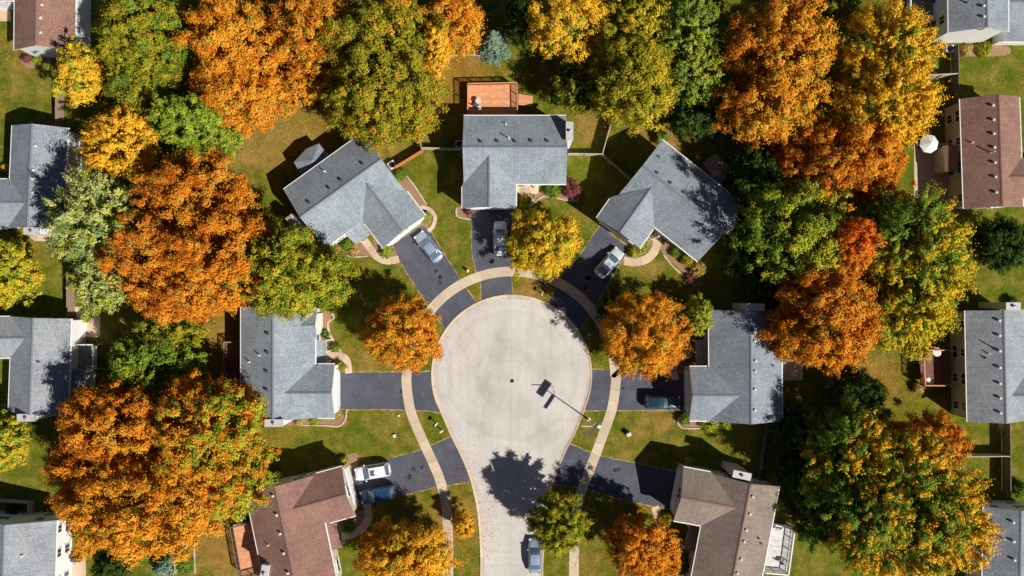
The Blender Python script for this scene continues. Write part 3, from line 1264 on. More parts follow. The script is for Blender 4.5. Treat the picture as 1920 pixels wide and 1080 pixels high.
house('white sided house with a grey roof in the top right corner of the picture',
      [([(1889, -120), (1891, 60.6), (1779, 60), (1777, -120)], dict(ze=5.0)),
       ([(1886, 80), (1886, -60), (2010, -60), (2010, 80)][0:0] or [(1880, 78), (2000, 78), (2000, -55), (1880, -55)], dict(ze=2.5, pitch=.35))],
      'shingle_slate', 'siding_white', None, [(1843, 11.8), (1843.7, 32)], 'round', [(1812, 5, .4, 'vent_dark')], [], ex12, skip=('u+',))


def ex13(h, W):
    shed_roof(h, 'bay_roof', [(1769, 273, 2.7), (1796, 272, 3.5), (1797, 320, 3.5), (1772, 321, 2.7)], 'shingle_brown', walls='siding_beige')
    w = W[0]


house('brown roofed house with a beige two storey wall on the right edge',
      [([(1807, 391), (1800.8, 183.4), (1911, 183.4), (1919, 388)],),
       ([(1916, 296), (2000, 296), (2000, 372), (1919, 372)], dict(ext=38))],
      'shingle_brown', 'siding_beige', 1,
      [(1860.5, 198), (1861.4, 225), (1862, 251), (1863, 276.8), (1864, 305), (1865, 332), (1866.5, 361)], 'round',
      [(1821.7, 267.6, .4, 'pipe_white'), (1857, 286, .9, 'pipe_white')], [], ex13)

house('grey roofed house with a red-brown deck on the right edge at mid height',
      [([(1814.5, 789.6), (1809.7, 581.3), (1921, 581), (1925, 790)],),
       ([(1922, 700), (2010, 700), (2010, 778), (1924, 778)], dict(ext=39))],
      'shingle_pale', 'siding_greige', 1,
      [(1872.3, 601), (1872.3, 629), (1872.8, 658), (1873, 689), (1873.4, 719), (1874, 746), (1874.4, 774)], 'round',
      [(1853, 663, .4, 'pipe_white'), (1847, 671, .3, 'vent_dark'), (1862, 652, .9, 'vent_dark')], [(1899, 574, 5.6, 1.7, .8)])

house('grey roofed house in the bottom right corner partly hidden by a golden tree',
      [([(1841, 1150), (1845, 951), (1951, 951), (1949, 1150)],)],
      'shingle_slate', 'siding_white', None, [(1898.5, 979), (1899, 1014.7), (1900.6, 1049.5)], 'round', [(1880, 1009.5, .5, 'pipe_white')])

house('white walled house barely showing at the very top left corner',
      [([(-110, 1), (24, 1), (24, -120), (-110, -120)],)], 'shingle_brown', 'siding_white', None)


# ------------------------------------------------------------------ decks, fences
def rect_axes(c, z):
    w = [P(x, y, z) for x, y in c]
    return w


def deck(label, c, z, mat, railmat, rails=(), gate=None, stairs=None, railh=1.0):
    w = [P(x, y, z) for x, y in c]
    ar = sum(w[i].x * w[(i + 1) % 4].y - w[(i + 1) % 4].x * w[i].y for i in range(4))
    cen = sum(w, Vector()) / 4
    t = thing('deck', label, 'deck', (cen.x, cen.y, 0))
    top = w if ar > 0 else w[::-1]
    bot = [p - Vector((0, 0, .2)) for p in top]
    d = (w[1] - w[0]).normalized(); n = Vector((-d.y, d.x, 0))
    mb = MB()
    mb.prism(bot, top, 0, 0, [((p - w[0]).dot(d), (p - w[0]).dot(n)) for p in top])
    mb.build('deck_floor', mat, t)
    for p in w:
        q = p + (cen - p) * .06
        mb = MB()
        mb.box((q.x, q.y, -.05), .14, .14, z - .15)
        mb.build('leg', railmat, t)
    for i in rails:
        a, b = w[i], w[(i + 1) % 4]
        a = a + (cen - a) * .02; b = b + (cen - b) * .02
        mb = MB()
        L = (b - a).length
        up = Vector((0, 0, 1))
        mb.bar(a + up * railh, b + up * railh, .14, .05)
        mb.bar(a + up * .12, b + up * .12, .05, .08)
        k = max(2, round(L / 1.6))
        for j in range(k + 1):
            q = a + (b - a) * j / k
            mb.box((q.x, q.y, q.z + .002), .1, .1, railh - .03)
        kk = int(L / .14)
        for j in range(1, kk):
            q = a + (b - a) * j / kk
            mb.box((q.x, q.y, q.z + .1), .035, .035, railh - .14)
        mb.build('railing', railmat, t)
    if stairs:
        (ax, ay), (bx, by), dx, dy = stairs
        mb = MB()
        n = max(2, round(z / .18))
        a, b = P(ax, ay, z), P(bx, by, z)
        for k in range(n):
            off = Vector((dx, dy, 0)) * (.28 * k + .14)
            zz = z - (k + 1) * z / n
            m0 = (a + b) / 2 + off
            rz = math.atan2((b - a).y, (b - a).x)
            mb.box((m0.x, m0.y, max(zz - .05, 0)), (b - a).length, .28, .06, rz)
        mb.build('stairs', mat, t)
    return t


deck('cedar deck with open railings behind the head house', [(877, 160), (970, 158), (971, 216), (877, 217)], 1.3, 'deck_cedar', 'deck_cedar', (0, 1, 3),
     stairs=((972, 175), (972, 196), 1, 0))
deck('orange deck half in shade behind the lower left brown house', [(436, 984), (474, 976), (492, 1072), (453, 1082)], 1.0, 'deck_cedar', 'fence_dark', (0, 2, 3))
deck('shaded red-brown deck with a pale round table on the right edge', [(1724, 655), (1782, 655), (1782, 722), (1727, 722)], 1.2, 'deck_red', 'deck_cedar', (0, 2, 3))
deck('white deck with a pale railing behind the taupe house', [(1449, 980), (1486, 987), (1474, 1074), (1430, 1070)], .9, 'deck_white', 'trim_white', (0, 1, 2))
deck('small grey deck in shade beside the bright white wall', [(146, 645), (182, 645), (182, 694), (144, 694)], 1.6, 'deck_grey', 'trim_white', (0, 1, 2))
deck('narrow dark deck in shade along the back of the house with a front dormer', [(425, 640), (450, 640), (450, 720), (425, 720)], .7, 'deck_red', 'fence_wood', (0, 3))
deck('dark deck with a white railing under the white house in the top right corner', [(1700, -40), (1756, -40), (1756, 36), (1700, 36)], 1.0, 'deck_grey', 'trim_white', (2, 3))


def fence(label, pxs, h, mat, zc=0.0, gap=.012):
    pts = [P(x, y, h) for x, y in pxs]        # measured along the top rail
    pts = [Vector((p.x, p.y, 0)) for p in pts]
    t = thing('fence', label, 'fence', pts[0], 'garden fences between the lots')
    for a, b in zip(pts, pts[1:]):
        L = (b - a).length
        d = (b - a).normalized()
        rz = math.atan2(d.y, d.x)
        nrm = Vector((-d.y, d.x, 0))
        mb = MB()
        n = max(1, int(L / .16))
        st = L / n
        for k in range(n):
            q = a + d * (k + .5) * st + nrm * .03
            hh = h - .05 + random.uniform(-.015, .015)
            mb.box((q.x, q.y, .04), st - gap, .022, hh, rz)
        mb.bar(a + Vector((0, 0, h - .25)), b + Vector((0, 0, h - .25)), .035, .09)
        mb.bar(a + Vector((0, 0, .35)), b + Vector((0, 0, .35)), .035, .09)
        mb.bar(a + Vector((0, 0, h + .012)) + nrm * .02, b + Vector((0, 0, h + .012)) + nrm * .02, .11, .03)
        mb.build('fence_panel', mat, t)
        k = max(1, round(L / 2.4))
        for j in range(k + 1):
            q = a + d * L * j / k - nrm * .05
            mb = MB()
            mb.box((q.x, q.y, -.05), .1, .1, h + .08, rz)
            mb.build('post', mat, t)
    return t


fence('pale wooden fence turning a corner on the left of the head house', [(774, 215), (790, 277), (866, 279)], 1.6, 'fence_pale')
fence('bright orange cedar fence beside the diagonal house with the sunroom', [(740, 313), (792, 281)], 1.6, 'fence_orange')
fence('pale wooden fence with a corner on the right of the head house', [(1066, 288), (1130, 289), (1149, 222)], 1.6, 'fence_pale')
fence('shaded wooden fence running down to the diagonal house on the right', [(1131, 290), (1182, 334)], 1.6, 'fence_wood')
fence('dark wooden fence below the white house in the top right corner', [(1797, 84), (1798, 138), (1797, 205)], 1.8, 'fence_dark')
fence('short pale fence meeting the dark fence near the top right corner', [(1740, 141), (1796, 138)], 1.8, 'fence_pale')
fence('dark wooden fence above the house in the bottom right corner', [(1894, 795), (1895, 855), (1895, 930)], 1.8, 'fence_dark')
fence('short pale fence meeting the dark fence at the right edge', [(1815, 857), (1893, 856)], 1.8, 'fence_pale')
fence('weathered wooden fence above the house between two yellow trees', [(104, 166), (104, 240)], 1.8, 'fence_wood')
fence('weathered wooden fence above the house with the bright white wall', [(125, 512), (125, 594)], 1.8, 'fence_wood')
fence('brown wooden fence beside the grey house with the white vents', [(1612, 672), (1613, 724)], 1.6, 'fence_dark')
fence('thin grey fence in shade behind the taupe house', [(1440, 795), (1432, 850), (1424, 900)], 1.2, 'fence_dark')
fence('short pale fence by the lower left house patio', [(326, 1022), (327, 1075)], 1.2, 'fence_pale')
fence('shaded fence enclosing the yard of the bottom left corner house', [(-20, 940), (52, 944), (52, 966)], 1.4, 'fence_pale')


# ------------------------------------------------------------------ cars
def loft(mb, rings, mat=0, cap=True):
    n = len(rings[0])
    for A, B in zip(rings, rings[1:]):
        for k in range(n):
            j = (k + 1) % n
            mb.face([A[k], A[j], B[j], B[k]], mat)
    if cap:
        mb.face(rings[0][::-1], mat)
        mb.face(rings[-1], mat)


def lerp_tab(tab, x):
    for (x0, *a), (x1, *b) in zip(tab, tab[1:]):
        if x0 <= x <= x1:
            t = (x - x0) / (x1 - x0)
            t = t * t * (3 - 2 * t) * .5 + t * .5
            return [p + (q - p) * t for p, q in zip(a, b)]
    return list(tab[-1][1:]) if x > tab[-1][0] else list(tab[0][1:])


WHEEL = {}


def car(label, px, py, hx, hy, paint, kind='sedan', sunroof=False):
    loc = P(px, py, .7)
    t = thing('parked_car', label, 'car', (loc.x, loc.y, .016), 'cars parked on the drives and the street')
    if kind == 'sedan':
        L, Wd, belt, top = 4.6, 1.80, .92, 1.42
        tab = [(-2.3, .60, .58), (-2.22, .74, .74), (-1.9, .85, .86), (-1.3, .90, .94), (0, .90, .93), (1.0, .90, .93), (1.5, .89, .86), (2.0, .82, .74), (2.22, .70, .62), (2.3, .52, .5)]
        cab = [(-1.75, .66, .93), (-1.15, .62, 1.33), (-.9, .60, 1.40), (-.2, .61, 1.44), (.25, .60, 1.41), (.45, .61, 1.37), (1.2, .68, .91)]
        roofx = (-1.0, .36)
        axle = 1.38
    else:
        L, Wd, belt, top = 4.75, 1.88, 1.05, 1.70
        tab = [(-2.37, .70, .75), (-2.3, .84, .98), (-2.0, .92, 1.06), (-1.3, .94, 1.08), (0, .94, 1.07), (1.1, .94, 1.05), (1.7, .92, .98), (2.15, .86, .86), (2.32, .74, .72), (2.4, .6, .6)]
        cab = [(-2.2, .72, 1.06), (-1.95, .68, 1.52), (-1.7, .66, 1.64), (-.5, .67, 1.70), (.2, .66, 1.67), (.45, .67, 1.62), (1.25, .74, 1.04)]
        roofx = (-1.78, .36)
        axle = 1.42
    # lower body
    mb = MB()
    rings = []
    N = 26
    for i in range(N + 1):
        x = tab[0][0] + (tab[-1][0] - tab[0][0]) * i / N
        w, zt = lerp_tab(tab, x)
        zb = .22 + (.12 if abs(x) > 2.0 else 0)
        zm = zb + (zt - zb) * .62
        prof = [(-w * .92, zb), (w * .92, zb), (w, zb + .15), (w, zm), (w * .965, zm + (zt - zm) * .62), (w * .84, zt - .015), (w * .45, zt + .015), (0, zt + .02),
                (-w * .45, zt + .015), (-w * .84, zt - .015), (-w * .965, zm + (zt - zm) * .62), (-w, zm), (-w, zb + .15)]
        rings.append([Vector((x, y, z)) for y, z in prof])
    loft(mb, rings)
    mb.build('body', paint, t, smooth=True, origin=(0, 0, 0))
    # greenhouse
    mb = MB()
    rings = []
    M = 18
    for i in range(M + 1):
        x = cab[0][0] + (cab[-1][0] - cab[0][0]) * i / M
        w, zt = lerp_tab(cab, x)
        wb = .80 if kind == 'sedan' else .85
        zb = belt - .06
        wt = w
        rings.append([Vector((x, y, z)) for y, z in ((-wb, zb), (wb, zb), (wb * .55 + wt * .45, zb + (zt - zb) * .5), (wt, zt - .03), (wt * .7, zt), (0, zt + .015), (-wt * .7, zt), (-wt, zt - .03), (-wb * .55 - wt * .45, zb + (zt - zb) * .5))])
    loft(mb, rings)
    gl = mb.build('cabin_glass', 'car_glass', t, smooth=True, origin=(0, 0, 0))
    # painted roof with pillars
    mb = MB()
    rings = []
    for i in range(9):
        x = roofx[0] + (roofx[1] - roofx[0]) * i / 8
        w, zt = lerp_tab(cab, x)
        w += .02
        rings.append([Vector((x, y, z)) for y, z in ((-w, zt - .035), (w, zt - .035), (w * .98, zt + .0), (w * .7, zt + .022), (0, zt + .036), (-w * .7, zt + .022), (-w * .98, zt + .0))])
    loft(mb, rings)
    for sg in (-1, 1):
        for xa, xb in ((roofx[1] - .02, cab[-1][0] - .04), (roofx[0] + .02, cab[0][0] + .04)):
            wa, za = lerp_tab(cab, xa)
            mb.bar((xa, sg * (wa - .01), za - .02), (xb, sg * (.79 if kind == 'sedan' else .84), belt - .02), .07, .06)
        xm = (roofx[0] + roofx[1]) / 2
        wa, za = lerp_tab(cab, xm)
        mb.bar((xm, sg * (wa + .005), za - .02), (xm - .02, sg * (.80 if kind == 'sedan' else .855), belt - .02), .09, .04)
    rf = mb.build('roof', paint, t, smooth=False, origin=(0, 0, 0))
    if sunroof:
        w, zt = lerp_tab(cab, 0)
        mb = MB()
        mb.box((-.15, 0, zt + .03), .62, .74, .02)
        mb.build('sunroof', 'car_glass', rf, origin=(0, 0, 0))
    for sg in (-1, 1):
        mb = MB()
        mb.box((cab[-1][0] - .32, sg * (.98 if kind == 'sedan' else 1.04), belt - .02), .14, .22, .14)
        mb.build('mirror', paint, t, origin=(0, 0, 0))
        fx = tab[-1][0]
        mb = MB()
        mb.box((fx - .19, sg * .6, .56 if kind == 'sedan' else .7), .26, .34, .12, sg * -.35)
        mb.build('headlight', 'lamp_lens', t, origin=(0, 0, 0))
        mb = MB()
        mb.box((tab[0][0] + .07, sg * .6, .6 if kind == 'sedan' else .8), .12, .26, .12, sg * .2)
        mb.build('taillight', 'tail_red', t, origin=(0, 0, 0))
    for sx in (-axle, axle):
        for sg in (-1, 1):
            wx = bpy.data.objects.new('wheel', None)
            COL.objects.link(wx)
            wx.parent = t
            wx.location = (sx, sg * (Wd / 2 - .1), .32)
            for nme, mt, pr in (('tyre', 'rubber', [(.2, -.1), (.32, -.1), (.335, -.05), (.335, .05), (.32, .1), (.2, .1)]), ('rim', 'rim', [(.05, -.104), (.2, -.09), (.21, .09), (.05, .104), (0, .105)])):
                key = (nme,)
                if key not in WHEEL:
                    mb = MB()
                    mb.lathe((0, 0, 0), pr, 18)
                    o = mb.build(nme, mt, origin=(0, 0, 0), smooth=True)
                    for v in o.data.vertices:
                        v.co = (v.co.x, v.co.z, v.co.y)
                    COL.objects.unlink(o)
                    WHEEL[key] = o
                c = WHEEL[key].copy()
                COL.objects.link(c)
                c.parent = wx
    t.rotation_euler[2] = math.atan2(-hy, hx)
    return t


car('silver blue sedan on the driveway of the diagonal house with the sunroom', 804, 463, -27, -33, 'paint_bluegrey')
car('pale white sedan in shade on the driveway of the head house', 938, 447, 0, -1, 'paint_white')
car('silver sedan on the driveway of the diagonal house with the shaded roof', 1142, 493, 22, -25, 'paint_silver')
car('silver white car with a dark sunroof before the lower left brown house', 699, 884, -60, 10, 'paint_white', 'suv', True)
car('dark blue car beside the silver white sunroof car', 709, 927, -62, 12, 'paint_navy', 'suv')
car('dark teal car parked in the shade of the right hand garage', 1241, 753, 60, 1, 'paint_teal', 'suv')
car('blue grey sedan parked at the kerb on the street', 1003, 1042, 0, -1, 'paint_bluegrey')


# ------------------------------------------------------------------ street furniture and small things
def street_lamp():
    b = P(1103, 786)
    t = thing('street_lamp', 'tall white street lamp on the grass verge casting a long shadow over the circle', 'street lamp', b)
    mb = MB()
    mb.tube([b, b + Vector((0, 0, 3.3)), b + Vector((0, 0, 6.9))], [.09, .075, .05], 10)
    mb.build('pole', 'lamp_white', t)
    mb = MB()
    mb.lathe(b, [(.28, 0), (.28, .12), (.16, .2), (.12, .5)], 14)
    mb.build('base', 'lamp_white', t)
    sd = Vector((-.56, -.83, 0))          # along the panels, added and set square to the sun for their shadow
    top = b + Vector((0, 0, 6.35))
    mb = MB()
    mb.bar(top - sd * 1.1 + Vector((0, 0, .45)), top + sd * 1.1 + Vector((0, 0, .45)), .02, 1.05)
    mb.build('upper_shadow_panel', 'panel_grey', t)
    mid = b + Vector((0, 0, 5.2))
    mb = MB()
    mb.bar(mid + sd * .05 + Vector((0, 0, .1)), mid + sd * 2.1 + Vector((0, 0, .1)), .02, .5)
    mb.build('lower_shadow_panel', 'panel_grey', t)
    e = top - sd * .7
    mb = MB()
    mb.tube([mid, mid - sd * .5 + Vector((0, 0, .35)), mid - sd * .85 + Vector((0, 0, .8)), e + Vector((0, 0, .1))], .035, 6)
    mb.build('brace', 'lamp_white', t)
    # arm and head at the top
    q = b + Vector((0, 0, 6.9))
    mb = MB()
    mb.tube([q + Vector((.55, .3, 0)), q + Vector((-.3, .34, .06)), q + Vector((-1.5, .36, .05))], .06, 8)
    arm = mb.build('arm', 'lamp_white', t)
    mb = MB()
    mb.lathe(q + Vector((.6, .3, -.1)), [(.05, 0), (.24, .03), (.27, .1), (.2, .2), (.05, .26)], 14)
    mb.build('lamp_head', 'lamp_white', t)


street_lamp()


def mailbox(label, px, py, rz, box='fabric_white', n=1):
    b = P(px, py)
    t = thing('mailbox', label, 'mailbox', b, rz=0)
    mb = MB()
    mb.box((b.x, b.y, -.05), .1, .1, 1.05, rz)
    mb.build('post', 'fence_dark', t)
    mb = MB()
    ca, sa = math.cos(rz), math.sin(rz)
    R = []
    for x in (-.27, .27):
        ring = [(-.11, 0), (.11, 0), (.11, .12)] + [(.11 * math.cos(a), .12 + .11 * math.sin(a)) for a in np.linspace(.3, math.pi - .3, 6)] + [(-.11, .12)]
        R.append([Vector((b.x + x * ca - y * sa, b.y + x * sa + y * ca, 1.0 + z)) for y, z in ring])
    loft(mb, R)
    mb.build('box', box, t)


mailbox('white mailbox on the verge nearer the circle of the two by the lower left drive', 819, 793, .9, 'lamp_white')
mailbox('white mailbox on the verge next to the kerb, lower of the two', 829, 806, .6, 'lamp_white')
mailbox('pale mailbox on the dry verge under the yellow tree', 1016, 550, 1.2, 'lamp_white')


def hydrant(label, px, py, mat):
    b = P(px, py)
    t = thing('fire_hydrant', label, 'hydrant', b)
    mb = MB()
    mb.lathe(b, [(.2, 0), (.2, .06), (.13, .08), (.13, .55), (.17, .57), (.17, .62), (.12, .74), (.04, .8), (0, .81)], 14)
    mb.build('barrel', mat, t)
    mb = MB()
    mb.tube([b + Vector((-.24, 0, .45)), b + Vector((.24, 0, .45))], .075, 10)
    mb.tube([b + Vector((0, -.24, .42)), b], .09, 10)
    mb.build('outlet', mat, t)


hydrant('small pale yellow hydrant on the grass beside the head driveway', 877, 507, 'hydrant_yellow')


def utility_box(label, px, py, w, d, h, rz, mat):
    b = P(px, py)
    t = thing('utility_box', label, 'utility box', b)
    mb = MB()
    mb.box((b.x, b.y, 0), w, d, h, rz)
    mb.build('cabinet', mat, t)
    mb = MB()
    mb.box((b.x, b.y, h + .002), w + .06, d + .06, .06, rz)
    mb.build('lid', mat, t)


utility_box('pale utility pedestal standing on the lawn right of the circle', 1178, 813, .55, .4, .75, .5, 'vent_light')
utility_box('low white cap on the lawn left of the lower circle', 740, 817, .35, .35, .2, .3, 'fabric_white')
utility_box('tiny white cap on the lawn near the left driveway', 748, 779, .22, .22, .15, .2, 'fabric_white')
utility_box('small white cap in the tree shade on the right verge', 1105, 627, .22, .22, .3, .2, 'fabric_white')


def aircon(label, px, py, rz):
    b = P(px, py, .8)
    t = thing('air_conditioner', label, 'air conditioner', (b.x, b.y, 0))
    mb = MB()
    mb.box((b.x, b.y, 0), .95, .95, .85, rz)
    mb.build('casing', 'vent_light', t)
    mb = MB()
    mb.lathe((b.x, b.y, .852), [(.4, 0), (.4, .03), (.3, .05), (.1, .05), (.08, .1), (0, .1)], 18)
    mb.build('fan_guard', 'metal_dark', t)


aircon('white air conditioner at the gable end of the diagonal house with the sunroom', 735, 309, .6)
aircon('white air conditioner in shade left of the head house', 861, 270, 0)
aircon('white air conditioner below the white house in the top right corner', 1781, 91, 0)
b0 = P(960, 714)
mb = MB()
mb.lathe((b0.x, b0.y, .012), [(.27, 0), (.26, .012), (.21, .012), (.2, .018), (0.0, .018)], 20)
tag(mb.build('manhole_cover', 'metal_dark', origin=(b0.x, b0.y, 0)), 'dark round manhole cover in the middle of the circle', 'manhole cover')


def umbrella(label, px, py, r, z, mat):
    b = P(px, py, z)
    t = thing('patio_umbrella', label, 'umbrella', (b.x, b.y, 0))
    mb = MB()
    mb.tube([(b.x, b.y, 0), (b.x, b.y, z + .35)], .025, 8)
    mb.lathe((b.x, b.y, 0), [(.25, 0), (.25, .06), (.05, .1)], 12)
    mb.build('pole', 'metal_dark', t)
    mb = MB()
    n = 8
    up = [Vector((b.x + r * math.cos(2 * math.pi * k / n + .2), b.y + r * math.sin(2 * math.pi * k / n + .2), z - .2)) for k in range(n)]
    ap = Vector((b.x, b.y, z + .35))
    for k in range(n):
        j = (k + 1) % n
        mb.face([up[k], up[j], ap])
        mb.face([up[j], up[k], up[k] - Vector((0, 0, .15)), up[j] - Vector((0, 0, .15))])
    mb.build('canopy', mat, t)


umbrella('white patio umbrella beside the beige wall of the right edge house', 1743.5, 269, 1.25, 2.5, 'fabric_white')


def table(label, px, py, z0, r, mat):
    b = P(px, py, z0 + .7)
    t = thing('garden_table', label, 'table', (b.x, b.y, z0))
    mb = MB()
    mb.lathe((b.x, b.y, z0 + .7), [(r, 0), (r, .04), (0, .045)], 18)
    mb.build('tabletop', mat, t)
    for k in range(4):
        a = k * math.pi / 2 + .5
        mb = MB()
        mb.tube([(b.x + r * .8 * math.cos(a), b.y + r * .8 * math.sin(a), z0), (b.x + r * .5 * math.cos(a), b.y + r * .5 * math.sin(a), z0 + .7)], .025, 6)
        mb.build('leg', 'metal_grey', t)


def chair(label, px, py, z0, rz, mat):
    b = P(px, py, z0 + .45)
    t = thing('garden_chair', label, 'chair', (b.x, b.y, z0))
    ca, sa = math.cos(rz), math.sin(rz)
    R = lambda x, y, z: Vector((b.x + x * ca - y * sa, b.y + x * sa + y * ca, z0 + z))
    mb = MB(); q = R(0, 0, .4); mb.box(q, .55, .55, .06, rz); mb.build('seat', mat, t)
    mb = MB(); mb.bar(R(-.3, -.27, .72), R(-.3, .27, .72), .06, .6); mb.build('backrest', mat, t)
    for x, y in ((-.24, -.24), (.24, -.24), (.24, .24), (-.24, .24)):
        mb = MB(); q = R(x, y, 0); mb.box(q, .05, .05, .4, rz); mb.build('leg', 'metal_grey', t)


table('small grey white table on the cedar deck of the head house', 897, 189, 1.3, .4, 'vent_light')
chair('grey chair in front of the white table on the cedar deck', 893, 196, 1.3, 1.2, 'panel_grey')
chair('white chair beside the shade line on the cedar deck', 898, 203, 1.3, 1.9, 'fabric_white')
table('pale round table on the shaded red-brown deck', 1757, 660, 1.2, .6, 'vent_light')
table('little white side table in the corner of the shaded red-brown deck', 1741, 712, 1.2, .3, 'fabric_white')
table('white table on the white deck behind the taupe house', 1463, 995, .9, .3, 'fabric_white')
chair('dark lounge chair on the white deck behind the taupe house', 1466, 1052, .9, 1.4, 'panel_grey')
table('pale table on the patio in tree shade behind the right diagonal house', 1341, 325, 0, .5, 'vent_light')
table('small white table on the beige patio right of the grey house', 1488, 702, 0, .35, 'fabric_white')
table('pale table in a patch of sun on the small grey deck', 172, 668, 1.6, .45, 'fence_pale')


def grill(label, px, py, z0, rz, mat):
    b = P(px, py, z0 + .9)
    t = thing('grill', label, 'grill', (b.x, b.y, z0))
    mb = MB(); mb.box((b.x, b.y, z0), 1.1, .6, .85, rz); mb.build('cabinet', 'metal_dark', t)
    mb = MB()
    ca, sa = math.cos(rz), math.sin(rz)
    R = []
    for x in (-.5, .5):
        R.append([Vector((b.x + x * ca - y * sa, b.y + x * sa + y * ca, z0 + .852 + z)) for y, z in [(.3 * math.cos(a), .3 * math.sin(a)) for a in np.linspace(0, math.pi, 9)]])
    loft(mb, R)
    mb.build('lid', mat, t)


grill('grey covered grill on the patio of the bottom left corner house', 140, 1050, 0, 0, 'panel_grey')
grill('white covered grill beside the orange deck', 453, 969, 0, 1.3, 'fabric_white')

# ------------------------------------------------------------------ trees
PAL = {
    'orange': [((222, 141, 42), 4), ((230, 160, 52), 3), ((202, 116, 32), 3), ((200, 150, 52), 2)],
    'rust': [((202, 119, 36), 4), ((214, 138, 45), 3), ((172, 94, 29), 3), ((184, 136, 54), 2)],
    'red': [((226, 104, 36), 4), ((234, 126, 44), 3), ((198, 86, 28), 2)],
    'amber': [((224, 158, 46), 4), ((212, 141, 40), 3), ((232, 176, 60), 2), ((178, 150, 50), 2)],
    'gold': [((232, 182, 48), 4), ((240, 196, 64), 3), ((210, 160, 42), 2)],
    'olive': [((150, 144, 38), 4), ((166, 154, 44), 3), ((124, 126, 34), 3), ((178, 152, 50), 1)],
    'oliveorange': [((172, 146, 42), 3), ((154, 140, 38), 3), ((204, 148, 46), 2), ((132, 128, 36), 2)],
    'yg': [((176, 170, 50), 4), ((150, 158, 48), 3), ((196, 182, 56), 2), ((122, 140, 44), 3)],
    'yellow': [((214, 190, 50), 4), ((200, 178, 46), 3), ((176, 168, 48), 3), ((222, 176, 50), 2)],
    'green': [((112, 138, 48), 4), ((92, 120, 42), 3), ((136, 154, 56), 3)],
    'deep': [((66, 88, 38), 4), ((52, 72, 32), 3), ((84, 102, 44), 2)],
    'sage': [((176, 184, 108), 4), ((152, 166, 96), 3), ((202, 198, 116), 3), ((126, 146, 82), 2)],
    'greygreen': [((138, 154, 66), 4), ((116, 136, 56), 3), ((162, 172, 78), 2)],
    'blue': [((130, 154, 126), 4), ((112, 138, 114), 3), ((150, 168, 140), 2)],
    'purple': [((134, 72, 72), 4), ((152, 90, 84), 3), ((110, 60, 62), 2)],
    'lime': [((158, 168, 50), 4), ((136, 158, 50), 3), ((182, 180, 66), 2)],
    'straw': [((204, 174, 102), 4), ((184, 154, 88), 3), ((164, 154, 70), 2)],
}
LEAFK = 1.0


def pick_cols(rng, name, n):
    p = PAL[name]
    w = np.array([q[1] for q in p], float)
    c = np.array([lin(q[0], LEAFK) for q in p])
    return c[rng.choice(len(p), n, p=w / w.sum())]


def leaf_object(name, pts, nrm, size, col, parent=None, origin=(0, 0, 0), rng=RNG):
    n = len(pts)
    nrm = nrm / (np.linalg.norm(nrm, axis=1, keepdims=True) + 1e-9)
    r = rng.normal(size=(n, 3))
    t = np.cross(nrm, r)
    t /= np.linalg.norm(t, axis=1, keepdims=True) + 1e-9
    b = np.cross(nrm, t)
    s = size[:, None]
    pts = pts - np.array(origin)
    # a leaf spray: folded diamond of two triangles
    fold = nrm * s * .22
    v = np.stack([pts + t * s, pts + b * s * .62 + fold, pts - t * s, pts - b * s * .62 + fold], 1).reshape(-1, 3)
    me = bpy.data.meshes.new(name)
    me.vertices.add(4 * n)
    me.vertices.foreach_set('co', v.astype(np.float32).ravel())
    me.loops.add(6 * n)
    base = (np.arange(n) * 4)[:, None]
    me.loops.foreach_set('vertex_index', (base + np.array([0, 1, 2, 0, 2, 3])).astype(np.int32).ravel())
    me.polygons.add(2 * n)
    me.polygons.foreach_set('loop_start', (np.arange(2 * n) * 3).astype(np.int32))
    a = me.attributes.new('leaf', 'FLOAT_COLOR', 'FACE')
    c4 = np.concatenate([col, np.ones((n, 1))], 1)
    a.data.foreach_set('color', np.repeat(c4, 2, axis=0).astype(np.float32).ravel())
    me.update(calc_edges=True)
    me.materials.append(MATS['leaf'])
    o = bpy.data.objects.new(name, me)
    COL.objects.link(o)
    if parent:
        o.parent = parent
    else:
        o.location = origin
    return o


NLEAF = [0]


